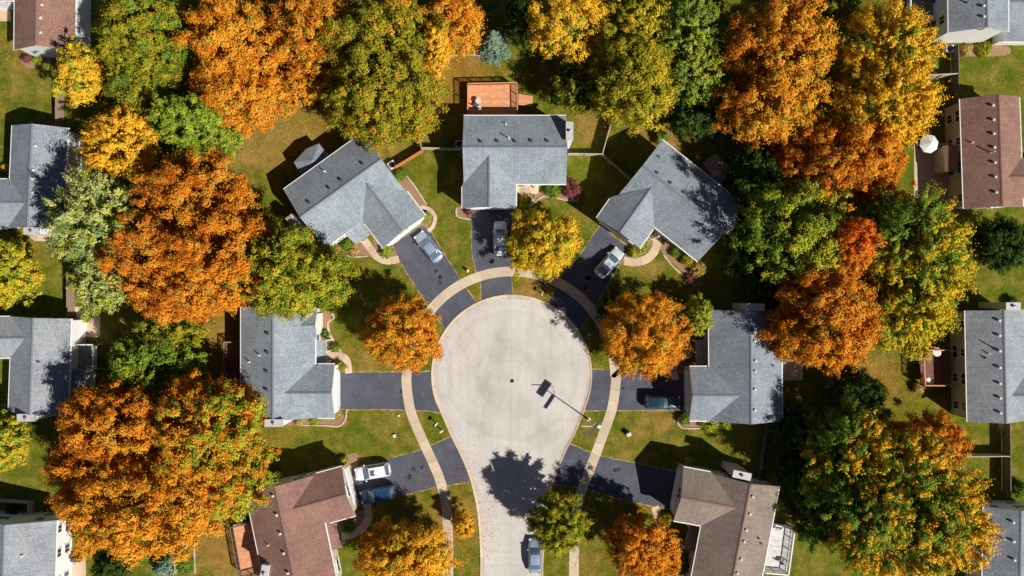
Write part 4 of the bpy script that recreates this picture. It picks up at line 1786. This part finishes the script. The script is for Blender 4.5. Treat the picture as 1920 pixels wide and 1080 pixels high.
def crown_data(rng, cen, rad, pal, edge=None, edgep=0.0, style='clump', leaf=.15, dens=1.0, lobescale=1.0):
    """leaf positions / normals / sizes / colours of one crown ellipsoid"""
    cen, rad = np.array(cen), np.array(rad)
    rm = math.sqrt(rad[0] * rad[1])
    base = float(np.clip(.25 * rm, .42, 1.18)) * (.55 + .45 * lobescale)
    area = math.pi * rad[0] * rad[1]
    small = rm < 6.0
    if small:
        base = float(np.clip(.175 * rm, .34, .9))
    nl = int(np.clip(area / (base * base * (.62 if small else .95)), 16, 240))
    P0, N0, S0, C0 = [], [], [], []
    k = np.arange(nl) + .5
    z = 1 - k / nl * 1.55                      # crown top down to well below the middle
    ph = k * 2.399963 + rng.uniform(0, 6)
    rr = np.sqrt(np.clip(1 - z * z, 0, 1))
    d = np.stack([rr * np.cos(ph), rr * np.sin(ph), z], 1) + rng.normal(size=(nl, 3)) * .13
    # boughs: the crown swells and sinks in broad sectors, and turns colour in patches
    wv, wp = rng.normal(size=(6, 3)) * (2.6 if not small else 2.0), rng.uniform(0, 6.28, 6)
    swell = np.sin(d @ wv[:3].T + wp[:3]).mean(1)
    turn = np.sin(d @ wv[3:].T + wp[3:]).mean(1)
    for i in range(nl):
        if swell[i] < -.58 and d[i][2] < .85:
            continue
        rl = base * rng.uniform(.55, 1.45)
        f = 1.0 + .16 * swell[i] * (.6 if small else 1.0)
        f *= rng.uniform(.88, 1.05) if rng.random() < (.8 if small else .68) else rng.uniform(.62, .84)
        lc = cen + d[i] * np.maximum(rad - rl * .75, rad * .35) * f
        nc = int(rng.integers(4, 7)) if small else int(rng.integers(6, 10))
        for j in range(nc):
            q = rng.normal(size=3)
            q[2] = abs(q[2]) * .9 + .05 if rng.random() < .8 else q[2]
            q /= np.linalg.norm(q)
            out = d[i] * np.array([1, 1, .7])
            q = q + out * .55
            q /= np.linalg.norm(q)
            rc = rl * (rng.uniform(.4, .7) if small else rng.uniform(.32, .6))
            cc = lc + q * rl * rng.uniform(.35, .95)
            e = (cc - cen) / rad
            er = min(1.2, math.sqrt(e[0] ** 2 + e[1] ** 2))
            pe = 0.0
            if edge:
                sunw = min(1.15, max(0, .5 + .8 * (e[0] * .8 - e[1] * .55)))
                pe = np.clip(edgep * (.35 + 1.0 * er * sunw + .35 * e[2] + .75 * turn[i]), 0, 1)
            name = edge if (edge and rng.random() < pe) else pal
            ccol = pick_cols(rng, name, 1)[0]
            n = max(5, int(dens * 2.3 * math.pi * rc * rc / (1.24 * leaf * leaf) * .62))
            u = rng.normal(size=(n, 3))
            u /= np.linalg.norm(u, axis=1, keepdims=True)
            rad_u = rng.random(n) ** .4 * np.where(rng.random(n) < .2, rng.uniform(1.1, 1.75, n), 1.0)
            if style == 'spray':
                ax = q * .8 + np.array([d[i][0], d[i][1], .25]) * .9
                ax /= np.linalg.norm(ax)
                al = (u @ ax)[:, None]
                pos = cc + (u * .55 + ax * al * 1.35) * (rad_u * rc)[:, None]
            else:
                ax = q * .5 + d[i] * .5 + rng.normal(size=3) * .55
                ax /= np.linalg.norm(ax)
                al = (u @ ax)[:, None]
                pos = cc + (u * .74 + ax * al * .85) * (rad_u * rc)[:, None]
            nr = u * .8 + q * .45 + d[i] * .35 + np.array([0, 0, .25]) + rng.normal(size=(n, 3)) * .26
            col = ccol * rng.uniform(.78, 1.2, (n, 1)) * rng.uniform(.93, 1.07, (n, 3))
            P0.append(pos); N0.append(nr); C0.append(col)
            S0.append(leaf * rng.uniform(.7, 1.25, n))
    # sparse inner foliage
    n = int(area * (16 if small else 9) * dens * (.15 / leaf) ** 2)
    u = rng.normal(size=(n, 3))
    u /= np.linalg.norm(u, axis=1, keepdims=True)
    pos = cen + u * (rng.random(n) ** .5)[:, None] * rad * .62
    P0.append(pos); N0.append(rng.normal(size=(n, 3)) + np.array([0, 0, .5])); S0.append(leaf * rng.uniform(.8, 1.2, n)); C0.append(pick_cols(rng, pal, n) * rng.uniform(.8, 1.15, (n, 1)))
    return [np.concatenate(x) for x in (P0, N0, S0, C0)]


def tree(label, lobes, pal, edge=None, edgep=0.0, style='clump', leaf=.15, dens=1.0, lobescale=1.0, hk=1.0, cat='tree', name='tree', seed=None):
    """lobes: (px,py,rx,ry[,z]) ellipses of the crown as the photo shows them"""
    leaf = leaf * .86
    rng = np.random.default_rng(seed if seed is not None else abs(hash(label)) % 9999 if False else sum(map(ord, label)) % 99991)
    data = []
    cens = []
    for lb in lobes:
        px, py, rx, ry = lb[:4]
        sh = .91 if rx * ry < 5500 else .95
        rx, ry = rx * sh, ry * sh
        r = math.sqrt(rx * ry) * S
        zc = lb[4] if len(lb) > 4 else (2.0 + r * .92) * hk
        k = (H - zc) / H
        rz = min(zc - .6, r * .95 + .3)
        c = P(px, py, zc + .27 * rz)
        c.z = zc
        cens.append((c, rx * S * k, ry * S * k, rz))
        data.append(crown_data(rng, c, (rx * S * k, ry * S * k, rz), pal, edge, edgep, style, leaf, dens, lobescale))
    big = max(cens, key=lambda q: q[1] * q[2])
    base = Vector((big[0].x, big[0].y, 0))
    if len(cens) > 1:
        tot = sum(q[1] * q[2] for q in cens)
        base = sum((q[0] * (q[1] * q[2] / tot) for q in cens), Vector())
        base.z = 0
    t = thing(name, label, cat, base, 'autumn trees between the houses')
    # trunk and limbs
    mb = MB()
    r0 = max(.1, .055 * big[1] + .05)
    h1 = max(.8, big[0].z - big[3] * .45)
    lean = Vector((rng.uniform(-.2, .2), rng.uniform(-.2, .2), 0))
    mb.tube([base - Vector((0, 0, .1)), base + Vector((0, 0, .25)), base + lean * .5 + Vector((0, 0, h1 * .6)), base + lean + Vector((0, 0, h1))], [r0 * 1.5, r0 * 1.1, r0 * .9, r0 * .75], 9)
    fork = base + lean + Vector((0, 0, h1))
    for (c, ax, ay, az) in cens:
        nb = 6 if len(cens) > 1 else 9
        for k in range(nb):
            a = 2 * math.pi * k / nb + rng.uniform(-.3, .3)
            f = rng.uniform(.5, .8)
            e = c + Vector((ax * f * math.cos(a), ay * f * math.sin(a), az * rng.uniform(.05, .6)))
            mid = fork.lerp(e, .5) + Vector((0, 0, .12 * (e - fork).length))
            mb.tube([fork - Vector((0, 0, .3)), mid, e], [r0 * .55, r0 * .32, r0 * .1], 6)
    mb.build('trunk', 'bark', t, weld=False)
    p, n, s, c = [np.concatenate([d[i] for d in data]) for i in range(4)]
    keep = p[:, 2] > .3
    NLEAF[0] += int(keep.sum())
    leaf_object('crown', p[keep], n[keep], s[keep], c[keep], t, tuple(base), rng)
    return t


def shrub(label, px, py, r, pal, h=None, cat='shrub', group=None, ry=None, name='shrub', edge=None):
    rng = np.random.default_rng(sum(map(ord, label)) % 99991)
    rw = r * S
    z = (h or rw * 1.1)
    c = P(px, py, z * .5)
    c.z = z * .5
    p, n, s, col = crown_data(rng, c, (rw, (ry or r) * S, z * .55), pal, edge, .5, 'clump', .085, 1.0, .9)
    keep = p[:, 2] > .0
    NLEAF[0] += int(keep.sum())
    o = leaf_object(name, p[keep], n[keep], s[keep], col[keep], None, (c.x, c.y, 0), rng)
    return tag(o, label, cat, group)


def conifer(label, px, py, r, pal, h):
    rng = np.random.default_rng(sum(map(ord, label)) % 99991)
    tip = P(px, py, h * .55)
    base = Vector((tip.x, tip.y, 0))
    t = thing('conifer', label, 'conifer', base, 'autumn trees between the houses')
    mb = MB()
    mb.tube([base, base + Vector((0, 0, h * .95))], [.05 * r * S * 2 + .06, .02], 8)
    mb.build('trunk', 'bark', t)
    Pp, N, Sz, C = [], [], [], []
    nw = max(9, int(h * 2.6))
    for i in range(nw):
        f = i / nw
        z = h * (.06 + .94 * f)
        rad = r * S * (1 - f) ** .85 * rng.uniform(.88, 1.1)
        nb = max(5, int(13 * (1 - f) + 4))
        for k in range(nb):
            a = 2 * math.pi * k / nb + rng.uniform(-.25, .25) + i
            L = rad * rng.uniform(.75, 1.1)
            n = max(6, int(L * 46))
            u = rng.random(n) ** .7
            side = rng.normal(size=n) * .16 * L * (1.1 - u * .7)
            x = np.cos(a) * u * L - np.sin(a) * side
            y = np.sin(a) * u * L + np.cos(a) * side
            zz = z - u * L * .28 + rng.normal(size=n) * .06
            Pp.append(np.stack([base.x + x, base.y + y, zz], 1))
            N.append(np.array([np.cos(a) * .3, np.sin(a) * .3, .9]) + rng.normal(size=(n, 3)) * .4)
            Sz.append(.12 * rng.uniform(.7, 1.2, n))
            C.append(pick_cols(rng, pal, 1)[0] * rng.uniform(.75, 1.2, (n, 1)))
    p, n, s, c = [np.concatenate(q) for q in (Pp, N, Sz, C)]
    keep = p[:, 2] > .1
    NLEAF[0] += int(keep.sum())
    leaf_object('crown', p[keep], n[keep], s[keep], c[keep], t, tuple(base), rng)


# left side
tree('olive and gold round tree touching the white gable in the top left corner', [(150, 140, 48, 62)], 'yg', 'gold', .75, leaf=.14)
tree('tall olive oak crown filling the upper left, left of the orange oaks', [(262, 60, 82, 90), (275, 150, 78, 62)], 'olive', 'green', .28, lobescale=.9)
tree('large orange oak in the upper left beside the olive oak', [(440, 75, 98, 82), (450, 178, 92, 64)], 'orange', 'amber', .3, lobescale=.85)
tree('smaller orange tree squeezed between the large orange oak and the broad olive tree', [(578, 60, 70, 92), (560, 150, 40, 46, 6.0)], 'rust', 'amber', .5, lobescale=.9)
tree('broad olive tree reaching down to the roof of the diagonal house with the sunroom', [(712, 70, 112, 86), (712, 180, 108, 84)], 'olive', 'oliveorange', .35, lobescale=.85)
tree('bright orange tree at the top edge behind the head house lawn', [(852, 40, 52, 66)], 'orange', 'amber', .6, leaf=.13)
tree('slim yellow tree at the lawn edge beside the bright orange tree', [(818, 90, 26, 60, 8.0)], 'gold', 'amber', .3, leaf=.12)
tree('bright green spreading tree under the olive oak at the left', [(345, 224, 66, 50, 10.0), (396, 255, 50, 46, 7.5)], 'green', 'lime', .55, leaf=.14)
tree('round golden yellow maple beside the grey house on the left edge', [(224, 266, 66, 70)], 'gold', 'amber', .3, 'spray', leaf=.15)
tree('pale sage green tree leaning over the left edge house with the white side wall', [(172, 412, 74, 82, 8.5), (186, 530, 52, 62, 7.0)], 'sage', 'yg', .25, 'spray', leaf=.16)
tree('huge orange oak left of the diagonal house with the sunroom', [(358, 360, 112, 90), (286, 472, 100, 96), (402, 480, 108, 108), (330, 545, 94, 62)], 'rust', 'orange', .75, lobescale=.75)
tree('yellow green tree overhanging the top of the house with the front dormer', [(540, 510, 106, 84)], 'yg', 'olive', .3, lobescale=.9)
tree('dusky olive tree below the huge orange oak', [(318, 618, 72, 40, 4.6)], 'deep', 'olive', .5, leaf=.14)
tree('fresh green tree beside the small grey deck on the left', [(285, 678, 84, 48, 5.2)], 'green', 'lime', .2, 'spray', leaf=.15)
tree('broad orange oak at the lower left, the left one of a clump of three', [(205, 800, 100, 78), (180, 880, 92, 80)], 'rust', 'orange', .75, lobescale=.8)
tree('orange oak turning yellow green on its right, beside the house with the front dormer', [(385, 800, 100, 88), (425, 890, 76, 88)], 'orange', 'yg', .45, lobescale=.8)
tree('wide orange oak at the bottom left above the blue green spruce bushes', [(250, 960, 150, 92), (340, 930, 90, 92)], 'orange', 'amber', .6, lobescale=.72)
tree('yellow green tree cut by the left edge above the left house with the white wall', [(10, 512, 56, 64)], 'yg', 'yellow', .5, leaf=.14)
tree('yellow green tree cut by the left edge below the house with the small grey deck', [(2, 832, 44, 58)], 'lime', 'yellow', .4, leaf=.14)
conifer('blue grey spruce at the bottom edge under the wide orange oak', 300, 1066, 32, 'blue', 4.0)
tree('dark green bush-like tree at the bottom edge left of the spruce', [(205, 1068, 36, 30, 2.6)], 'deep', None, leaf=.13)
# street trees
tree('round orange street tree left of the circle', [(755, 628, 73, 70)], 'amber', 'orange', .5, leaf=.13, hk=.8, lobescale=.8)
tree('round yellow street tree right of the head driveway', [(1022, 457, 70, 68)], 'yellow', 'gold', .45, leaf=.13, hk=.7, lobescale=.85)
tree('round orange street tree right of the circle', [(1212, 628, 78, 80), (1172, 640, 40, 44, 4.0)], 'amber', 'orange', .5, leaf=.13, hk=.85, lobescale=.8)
tree('dark olive tree in shade behind the round orange street tree right of the circle', [(1160, 592, 42, 46, 3.4)], 'deep', 'olive', .35, leaf=.13)  # added dark crown, gives the orange tree its shaded left side
tree('small bright green tree beside the upper left corner of the right hand grey house', [(1312, 592, 25, 38, 3.4)], 'lime', 'yg', .3, leaf=.12)
tree('small olive street tree at the kerb above the parked street car', [(1047, 986, 50, 54, 5.3)], 'olive', 'yg', .3, leaf=.12, dens=1.7)
tree('orange tree at the bottom edge in front of the taupe house', [(1205, 1026, 62, 62), (1240, 1050, 36, 56, 4.2)], 'rust', 'orange', .8, leaf=.14)
tree('orange tree at the bottom edge in front of the lower left brown house', [(757, 1050, 86, 64, 4.6)], 'amber', 'gold', .35, leaf=.14)
tree('very small orange tree on the verge beside the lower left sidewalk', [(870, 986, 21, 28, 2.6)], 'gold', 'amber', .5, leaf=.11)
# top middle and right
conifer('pale blue green spruce at the top edge behind the head house', 924, 74, 34, 'blue', 6.5)
tree('dark green tree in shade at the top edge right of the spruce', [(980, 30, 34, 52, 5.0)], 'deep', None, leaf=.14)
tree('thin yellow tree with open crown at the top edge', [(1060, 42, 78, 66, 7.5)], 'yg', 'gold', .75, dens=.62, leaf=.14)
tree('broad olive green tree hanging over the fence on the right of the head house', [(1180, 40, 74, 62), (1188, 148, 76, 86)], 'olive', 'yellow', .32, lobescale=.8)
tree('grey green tree at the top right of the broad olive tree', [(1298, 60, 62, 72), (1305, 132, 56, 62)], 'greygreen', 'lime', .35, 'spray', leaf=.15)
tree('tall orange oak at the upper right', [(1462, 80, 98, 86), (1450, 185, 92, 82)], 'rust', 'amber', .7, lobescale=.8)
tree('green tree at the top edge between the two big orange trees', [(1566, 18, 48, 40)], 'green', 'olive', .4)
tree('large maple half green and half orange beside the top right house', [(1665, 90, 88, 84), (1660, 195, 92, 82)], 'olive', 'gold', .9, 'spray', lobescale=.85)
tree('rust orange oak below the half green maple', [(1590, 290, 96, 76), (1640, 310, 62, 72), (1500, 285, 54, 60)], 'rust', 'orange', .45, lobescale=.8)
tree('green and yellow tree right of the diagonal house with the shaded roof', [(1490, 430, 104, 98)], 'green', 'yg', .8, lobescale=.85)
tree('large yellow green tree left of the right edge house with the deck', [(1704, 440, 96, 84), (1727, 500, 84, 96), (1704, 590, 80, 72)], 'green', 'yellow', .8, 'spray', lobescale=.8)
tree('small red orange tree between the green tree and the large yellow green tree', [(1604, 452, 45, 52, 12.0)], 'red', 'orange', .4, leaf=.13)
tree('orange oak overhanging the patio of the right hand grey house', [(1560, 560, 90, 80), (1550, 625, 104, 66)], 'rust', 'orange', .8, lobescale=.8)
tree('huge green and golden maple at the lower right', [(1600, 850, 80, 82), (1700, 920, 112, 110), (1620, 950, 90, 90), (1760, 970, 96, 96), (1690, 1020, 110, 66)], 'green', 'gold', .56, 'spray', lobescale=.7)
tree('rust orange tree above the huge golden maple', [(1752, 830, 70, 56, 7.0)], 'rust', 'orange', .8, leaf=.14)
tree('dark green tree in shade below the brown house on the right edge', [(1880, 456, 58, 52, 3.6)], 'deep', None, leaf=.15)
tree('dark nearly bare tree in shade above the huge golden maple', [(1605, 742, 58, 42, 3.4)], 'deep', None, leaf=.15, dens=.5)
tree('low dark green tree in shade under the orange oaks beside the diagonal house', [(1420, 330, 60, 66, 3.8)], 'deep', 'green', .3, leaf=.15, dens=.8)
tree('dark green understory tree in shade above the right diagonal house', [(1300, 225, 46, 34, 3.2)], 'deep', None, leaf=.15, dens=.8)  # added under the canopy to darken this yard
tree('dark green understory tree in shade below the green and yellow tree', [(1440, 540, 50, 44, 3.2)], 'deep', None, leaf=.15, dens=.8)  # another added dark crown, deepens the shade on the ground here
tree('dark green understory tree in shade between the taupe house and the golden maple', [(1500, 880, 44, 44, 3.0)], 'deep', None, leaf=.15, dens=.8)  # added filler, its dark leaves deepen the shaded ground
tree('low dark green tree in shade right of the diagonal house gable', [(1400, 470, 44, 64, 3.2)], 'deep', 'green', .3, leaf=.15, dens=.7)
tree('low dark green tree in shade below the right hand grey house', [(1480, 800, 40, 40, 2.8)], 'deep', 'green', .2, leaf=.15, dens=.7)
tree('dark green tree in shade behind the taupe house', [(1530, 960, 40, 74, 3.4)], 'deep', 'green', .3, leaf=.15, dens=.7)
tree('dark green tree in shade above the broad olive tree fence', [(1085, 165, 60, 44, 4.0)], 'deep', 'olive', .4, leaf=.15, dens=.7)  # dark leaves stand in for the tree shadow lying on this ground

# shrubs
G = 'shrubs in the beds along the houses'
SH = [
    ('round plum red bush at the right corner of the head house', 1070, 352, 17, 'purple', 1.3),
    ('green shrub under the front windows of the head house', 1036, 358, 14, 'green', 1.0),
    ('olive shrub between the head house walk and the yellow street tree', 985, 378, 11, 'olive', .9),
    ('reddish low shrub at the left garage corner of the head house', 879, 396, 6, 'purple', .6),
    ('bright green bush at the gable of the diagonal house with the sunroom', 750, 329, 11, 'green', 1.1),
    ('yellow green shrub inside the curved path at the garage corner', 797, 408, 9, 'lime', .9),
    ('yellow green hedge in the bed before the diagonal house garage', 724, 470, 12, 'lime', .7),
    ('green and straw coloured shrub beside the porch of the diagonal house with the sunroom', 664, 470, 12, 'straw', .7),
    ('dark green shrub at the front of the diagonal house with the sunroom', 650, 458, 10, 'green', .9),
    ('bright yellow hedge beside the walk of the right diagonal house', 1203, 462, 13, 'lime', .7),
    ('green shrub at the garage corner of the right diagonal house', 1188, 474, 9, 'yg', .8),
    ('round green bush in the bed in front of the right diagonal house', 1265, 474, 8, 'green', .8),
    ('olive bush further right in the bed of the right diagonal house', 1287, 487, 11, 'olive', .9),
    ('brown green bush at the lower end of the right diagonal house', 1310, 505, 14, 'straw', 1.0),
    ('plum red low bush at the stone edge of the right diagonal house bed', 1292, 523, 8, 'purple', .6),
    ('bright green bush at the top corner of the right diagonal house', 1240, 258, 13, 'green', 1.4),
    ('green bush beside the porch of the house with the front dormer', 611, 628, 8, 'green', .8),
    ('small green bush in front of that porch below the path', 630, 652, 7, 'green', .6),
    ('olive bush between the porch walk and the left garage', 637, 687, 10, 'olive', .8),
    ('yellow straw shrub at the lower corner of the left garage', 634, 777, 9, 'straw', .7),
    ('pink brown low shrub along the lower wall of the left house', 562, 790, 7, 'straw', .5),
    ('green low shrub along the lower wall of the left house', 590, 790, 7, 'yg', .5),
    ('round green bush in the tan bed beside the sunroof car', 645, 864, 9, 'lime', .9),
    ('green bush in the shaded bed of the lower left brown house', 653, 988, 11, 'green', .8),
    ('green bush at the garage corner of the right hand grey house', 1283, 787, 11, 'green', 1.0),
    ('yellow green low hedge along the lower wall of the right hand grey house', 1330, 793, 16, 'lime', .6),
    ('green low shrub at the end of the right hand grey house wall', 1362, 793, 10, 'yg', .5),
    ('green bush at the porch of the taupe house beside the orange tree', 1255, 975, 13, 'olive', 1.0),
    ('dark green bush at the bottom edge beside the taupe house', 1278, 1060, 14, 'green', 1.2),
    ('small sunlit bush above the garage of the taupe house', 1290, 864, 6, 'yg', .8),
    ('sunlit bush in the shade right of the taupe house', 1462, 945, 12, 'yg', 1.4),
    ('rust coloured shrub at the white gable in the top left corner', 49, 111, 7, 'purple', .8),
    ('yellow green shrub at the white gable in the top left corner', 72, 112, 9, 'lime', .8),
    ('yellow bush on the shaded side of the left edge grey house', 11, 316, 8, 'yellow', 1.0),
    ('green hedge at the chimney of the left edge grey house', 42, 438, 13, 'olive', .8),
    ('bright green round bush above the bright white wall', 161, 595, 8, 'lime', 1.0),
    ('dark green bush above the brick edging at the left', 166, 584, 7, 'deep', .8),
    ('blue grey round bush in a stone ring at the lower left', 350, 1010, 14, 'blue', 1.0),
    ('green bush beside the lower left stone path at the bottom edge', 346, 1058, 17, 'green', 1.1),
    ('golden low plants in the row under the top right white gable', 1812, 94, 10, 'straw', .6),
    ('pink and green low plants in the row under the top right white gable', 1845, 94, 14, 'yg', .6),
    ('green bush at the dark fence in the lower right corner', 1912, 918, 14, 'green', 1.3),
    ('brown bare bush at the lower wall of the right edge house', 1885, 802, 12, 'straw', .9),
    ('pale green bush at the corner of the red-brown deck', 1720, 728, 10, 'straw', .9),
    ('dark bush beside the chimney of the right edge house', 1895, 565, 9, 'deep', .9),
    ('dark green bush in the house shade at the bottom left', 25, 955, 12, 'deep', 1.2),
    ('green bush between the left edge tree and the bottom left lawn', 35, 800, 18, 'deep', 1.3),
    ('sunlit green bush in the shade right of the diagonal house', 1385, 335, 10, 'yg', 1.6),
    ('small lime bush in the dark yard beside the green and yellow tree', 1388, 350, 7, 'lime', 1.0),
    ('sunlit green bush beside the right hand grey house lower corner', 1478, 775, 9, 'yg', 1.2),
]
for lb, x, y, r, pl, h in SH:
    shrub(lb, x, y, r, pl, h, group=G)


# fallen leaves: nobody could count them
def fallen():
    rng = np.random.default_rng(5)
    P0, C0 = [], []
    spots = [(860, 140, 60, 46, 1200, 'orange'), (820, 210, 40, 50, 700, 'oliveorange'), (500, 250, 70, 40, 900, 'straw'), (590, 220, 60, 35, 700, 'oliveorange'), (735, 650, 60, 34, 420, 'amber'),
             (1040, 470, 50, 30, 120, 'yellow'), (1215, 650, 60, 34, 320, 'amber'), (400, 640, 40, 50, 500, 'orange'), (420, 1010, 50, 70, 800, 'amber'), (870, 985, 40, 80, 500, 'amber'),
             (1640, 715, 50, 40, 500, 'orange'), (760, 950, 90, 50, 500, 'amber'), (1160, 1050, 70, 50, 500, 'orange'), (1260, 235, 70, 40, 500, 'straw'), (1110, 240, 40, 40, 500, 'straw'),
             (60, 140, 60, 60, 250, 'straw'), (640, 520, 60, 50, 350, 'straw'), (960, 545, 60, 18, 150, 'amber'), (1000, 720, 150, 140, 40, 'straw'), (500, 815, 60, 30, 350, 'amber'), (1690, 760, 60, 60, 300, 'amber')]
    for x, y, rx, ry, n, pl in spots:
        n = int(n * 2.6) if n > 200 else n
        a = rng.normal(size=(n, 2)) * .75
        k = np.stack([(x + a[:, 0] * rx - 960) * S, (540 - y - a[:, 1] * ry) * S, rng.uniform(.02, .05, n)], 1)
        P0.append(k)
        C0.append(pick_cols(rng, pl, n) * rng.uniform(.5, 1.0, (n, 1)))
    p, c = np.concatenate(P0), np.concatenate(C0)
    nr = np.array([0, 0, 1.]) + rng.normal(size=p.shape) * .3
    o = leaf_object('fallen_leaves', p, nr, rng.uniform(.045, .085, len(p)), c, None, (0, 0, 0), rng)
    struct(o, 'stuff')


fallen()
print('leaves', NLEAF[0])

# ------------------------------------------------------------------ light, sky, camera
sd = Vector((math.cos(SUN_E) * math.cos(SUN_T), -math.cos(SUN_E) * math.sin(SUN_T), math.sin(SUN_E)))
sun = bpy.data.lights.new('sun', 'SUN')
sun.energy = 5.0
sun.angle = math.radians(.53)
sun.color = (1.0, .955, .885)
so = bpy.data.objects.new('sun', sun)
so.rotation_euler = sd.to_track_quat('Z', 'Y').to_euler()
so.location = (60, -40, 80)
COL.objects.link(so)
w = bpy.data.worlds.new('World')
SC.world = w
w.use_nodes = True
nt = w.node_tree
sky = nt.nodes.new('ShaderNodeTexSky')
sky.sky_type = 'NISHITA'
sky.sun_disc = False
sky.air_density = .6
sky.dust_density = .3
sky.ozone_density = 1.6
sky.altitude = 200
sky.sun_elevation = SUN_E
sky.sun_rotation = math.radians(90) + SUN_T
nt.links.new(sky.outputs[0], nt.nodes['Background'].inputs['Color'])
nt.nodes['Background'].inputs['Strength'].default_value = .05

cam = bpy.data.cameras.new('camera')
cam.sensor_width = 36
cam.lens = 36 * H / (1920 * S)
cam.clip_end = 2000
cam.clip_start = 1
co = bpy.data.objects.new('camera', cam)
co.location = (0, 0, H)
co.rotation_euler = (0, 0, 0)
COL.objects.link(co)
SC.camera = co
SC.view_settings.view_transform = 'Standard'
SC.view_settings.look = 'None'
SC.view_settings.exposure = 0.2
SC.view_settings.gamma = 1.0
SC.cycles.max_bounces = 6
SC.cycles.transparent_max_bounces = 4
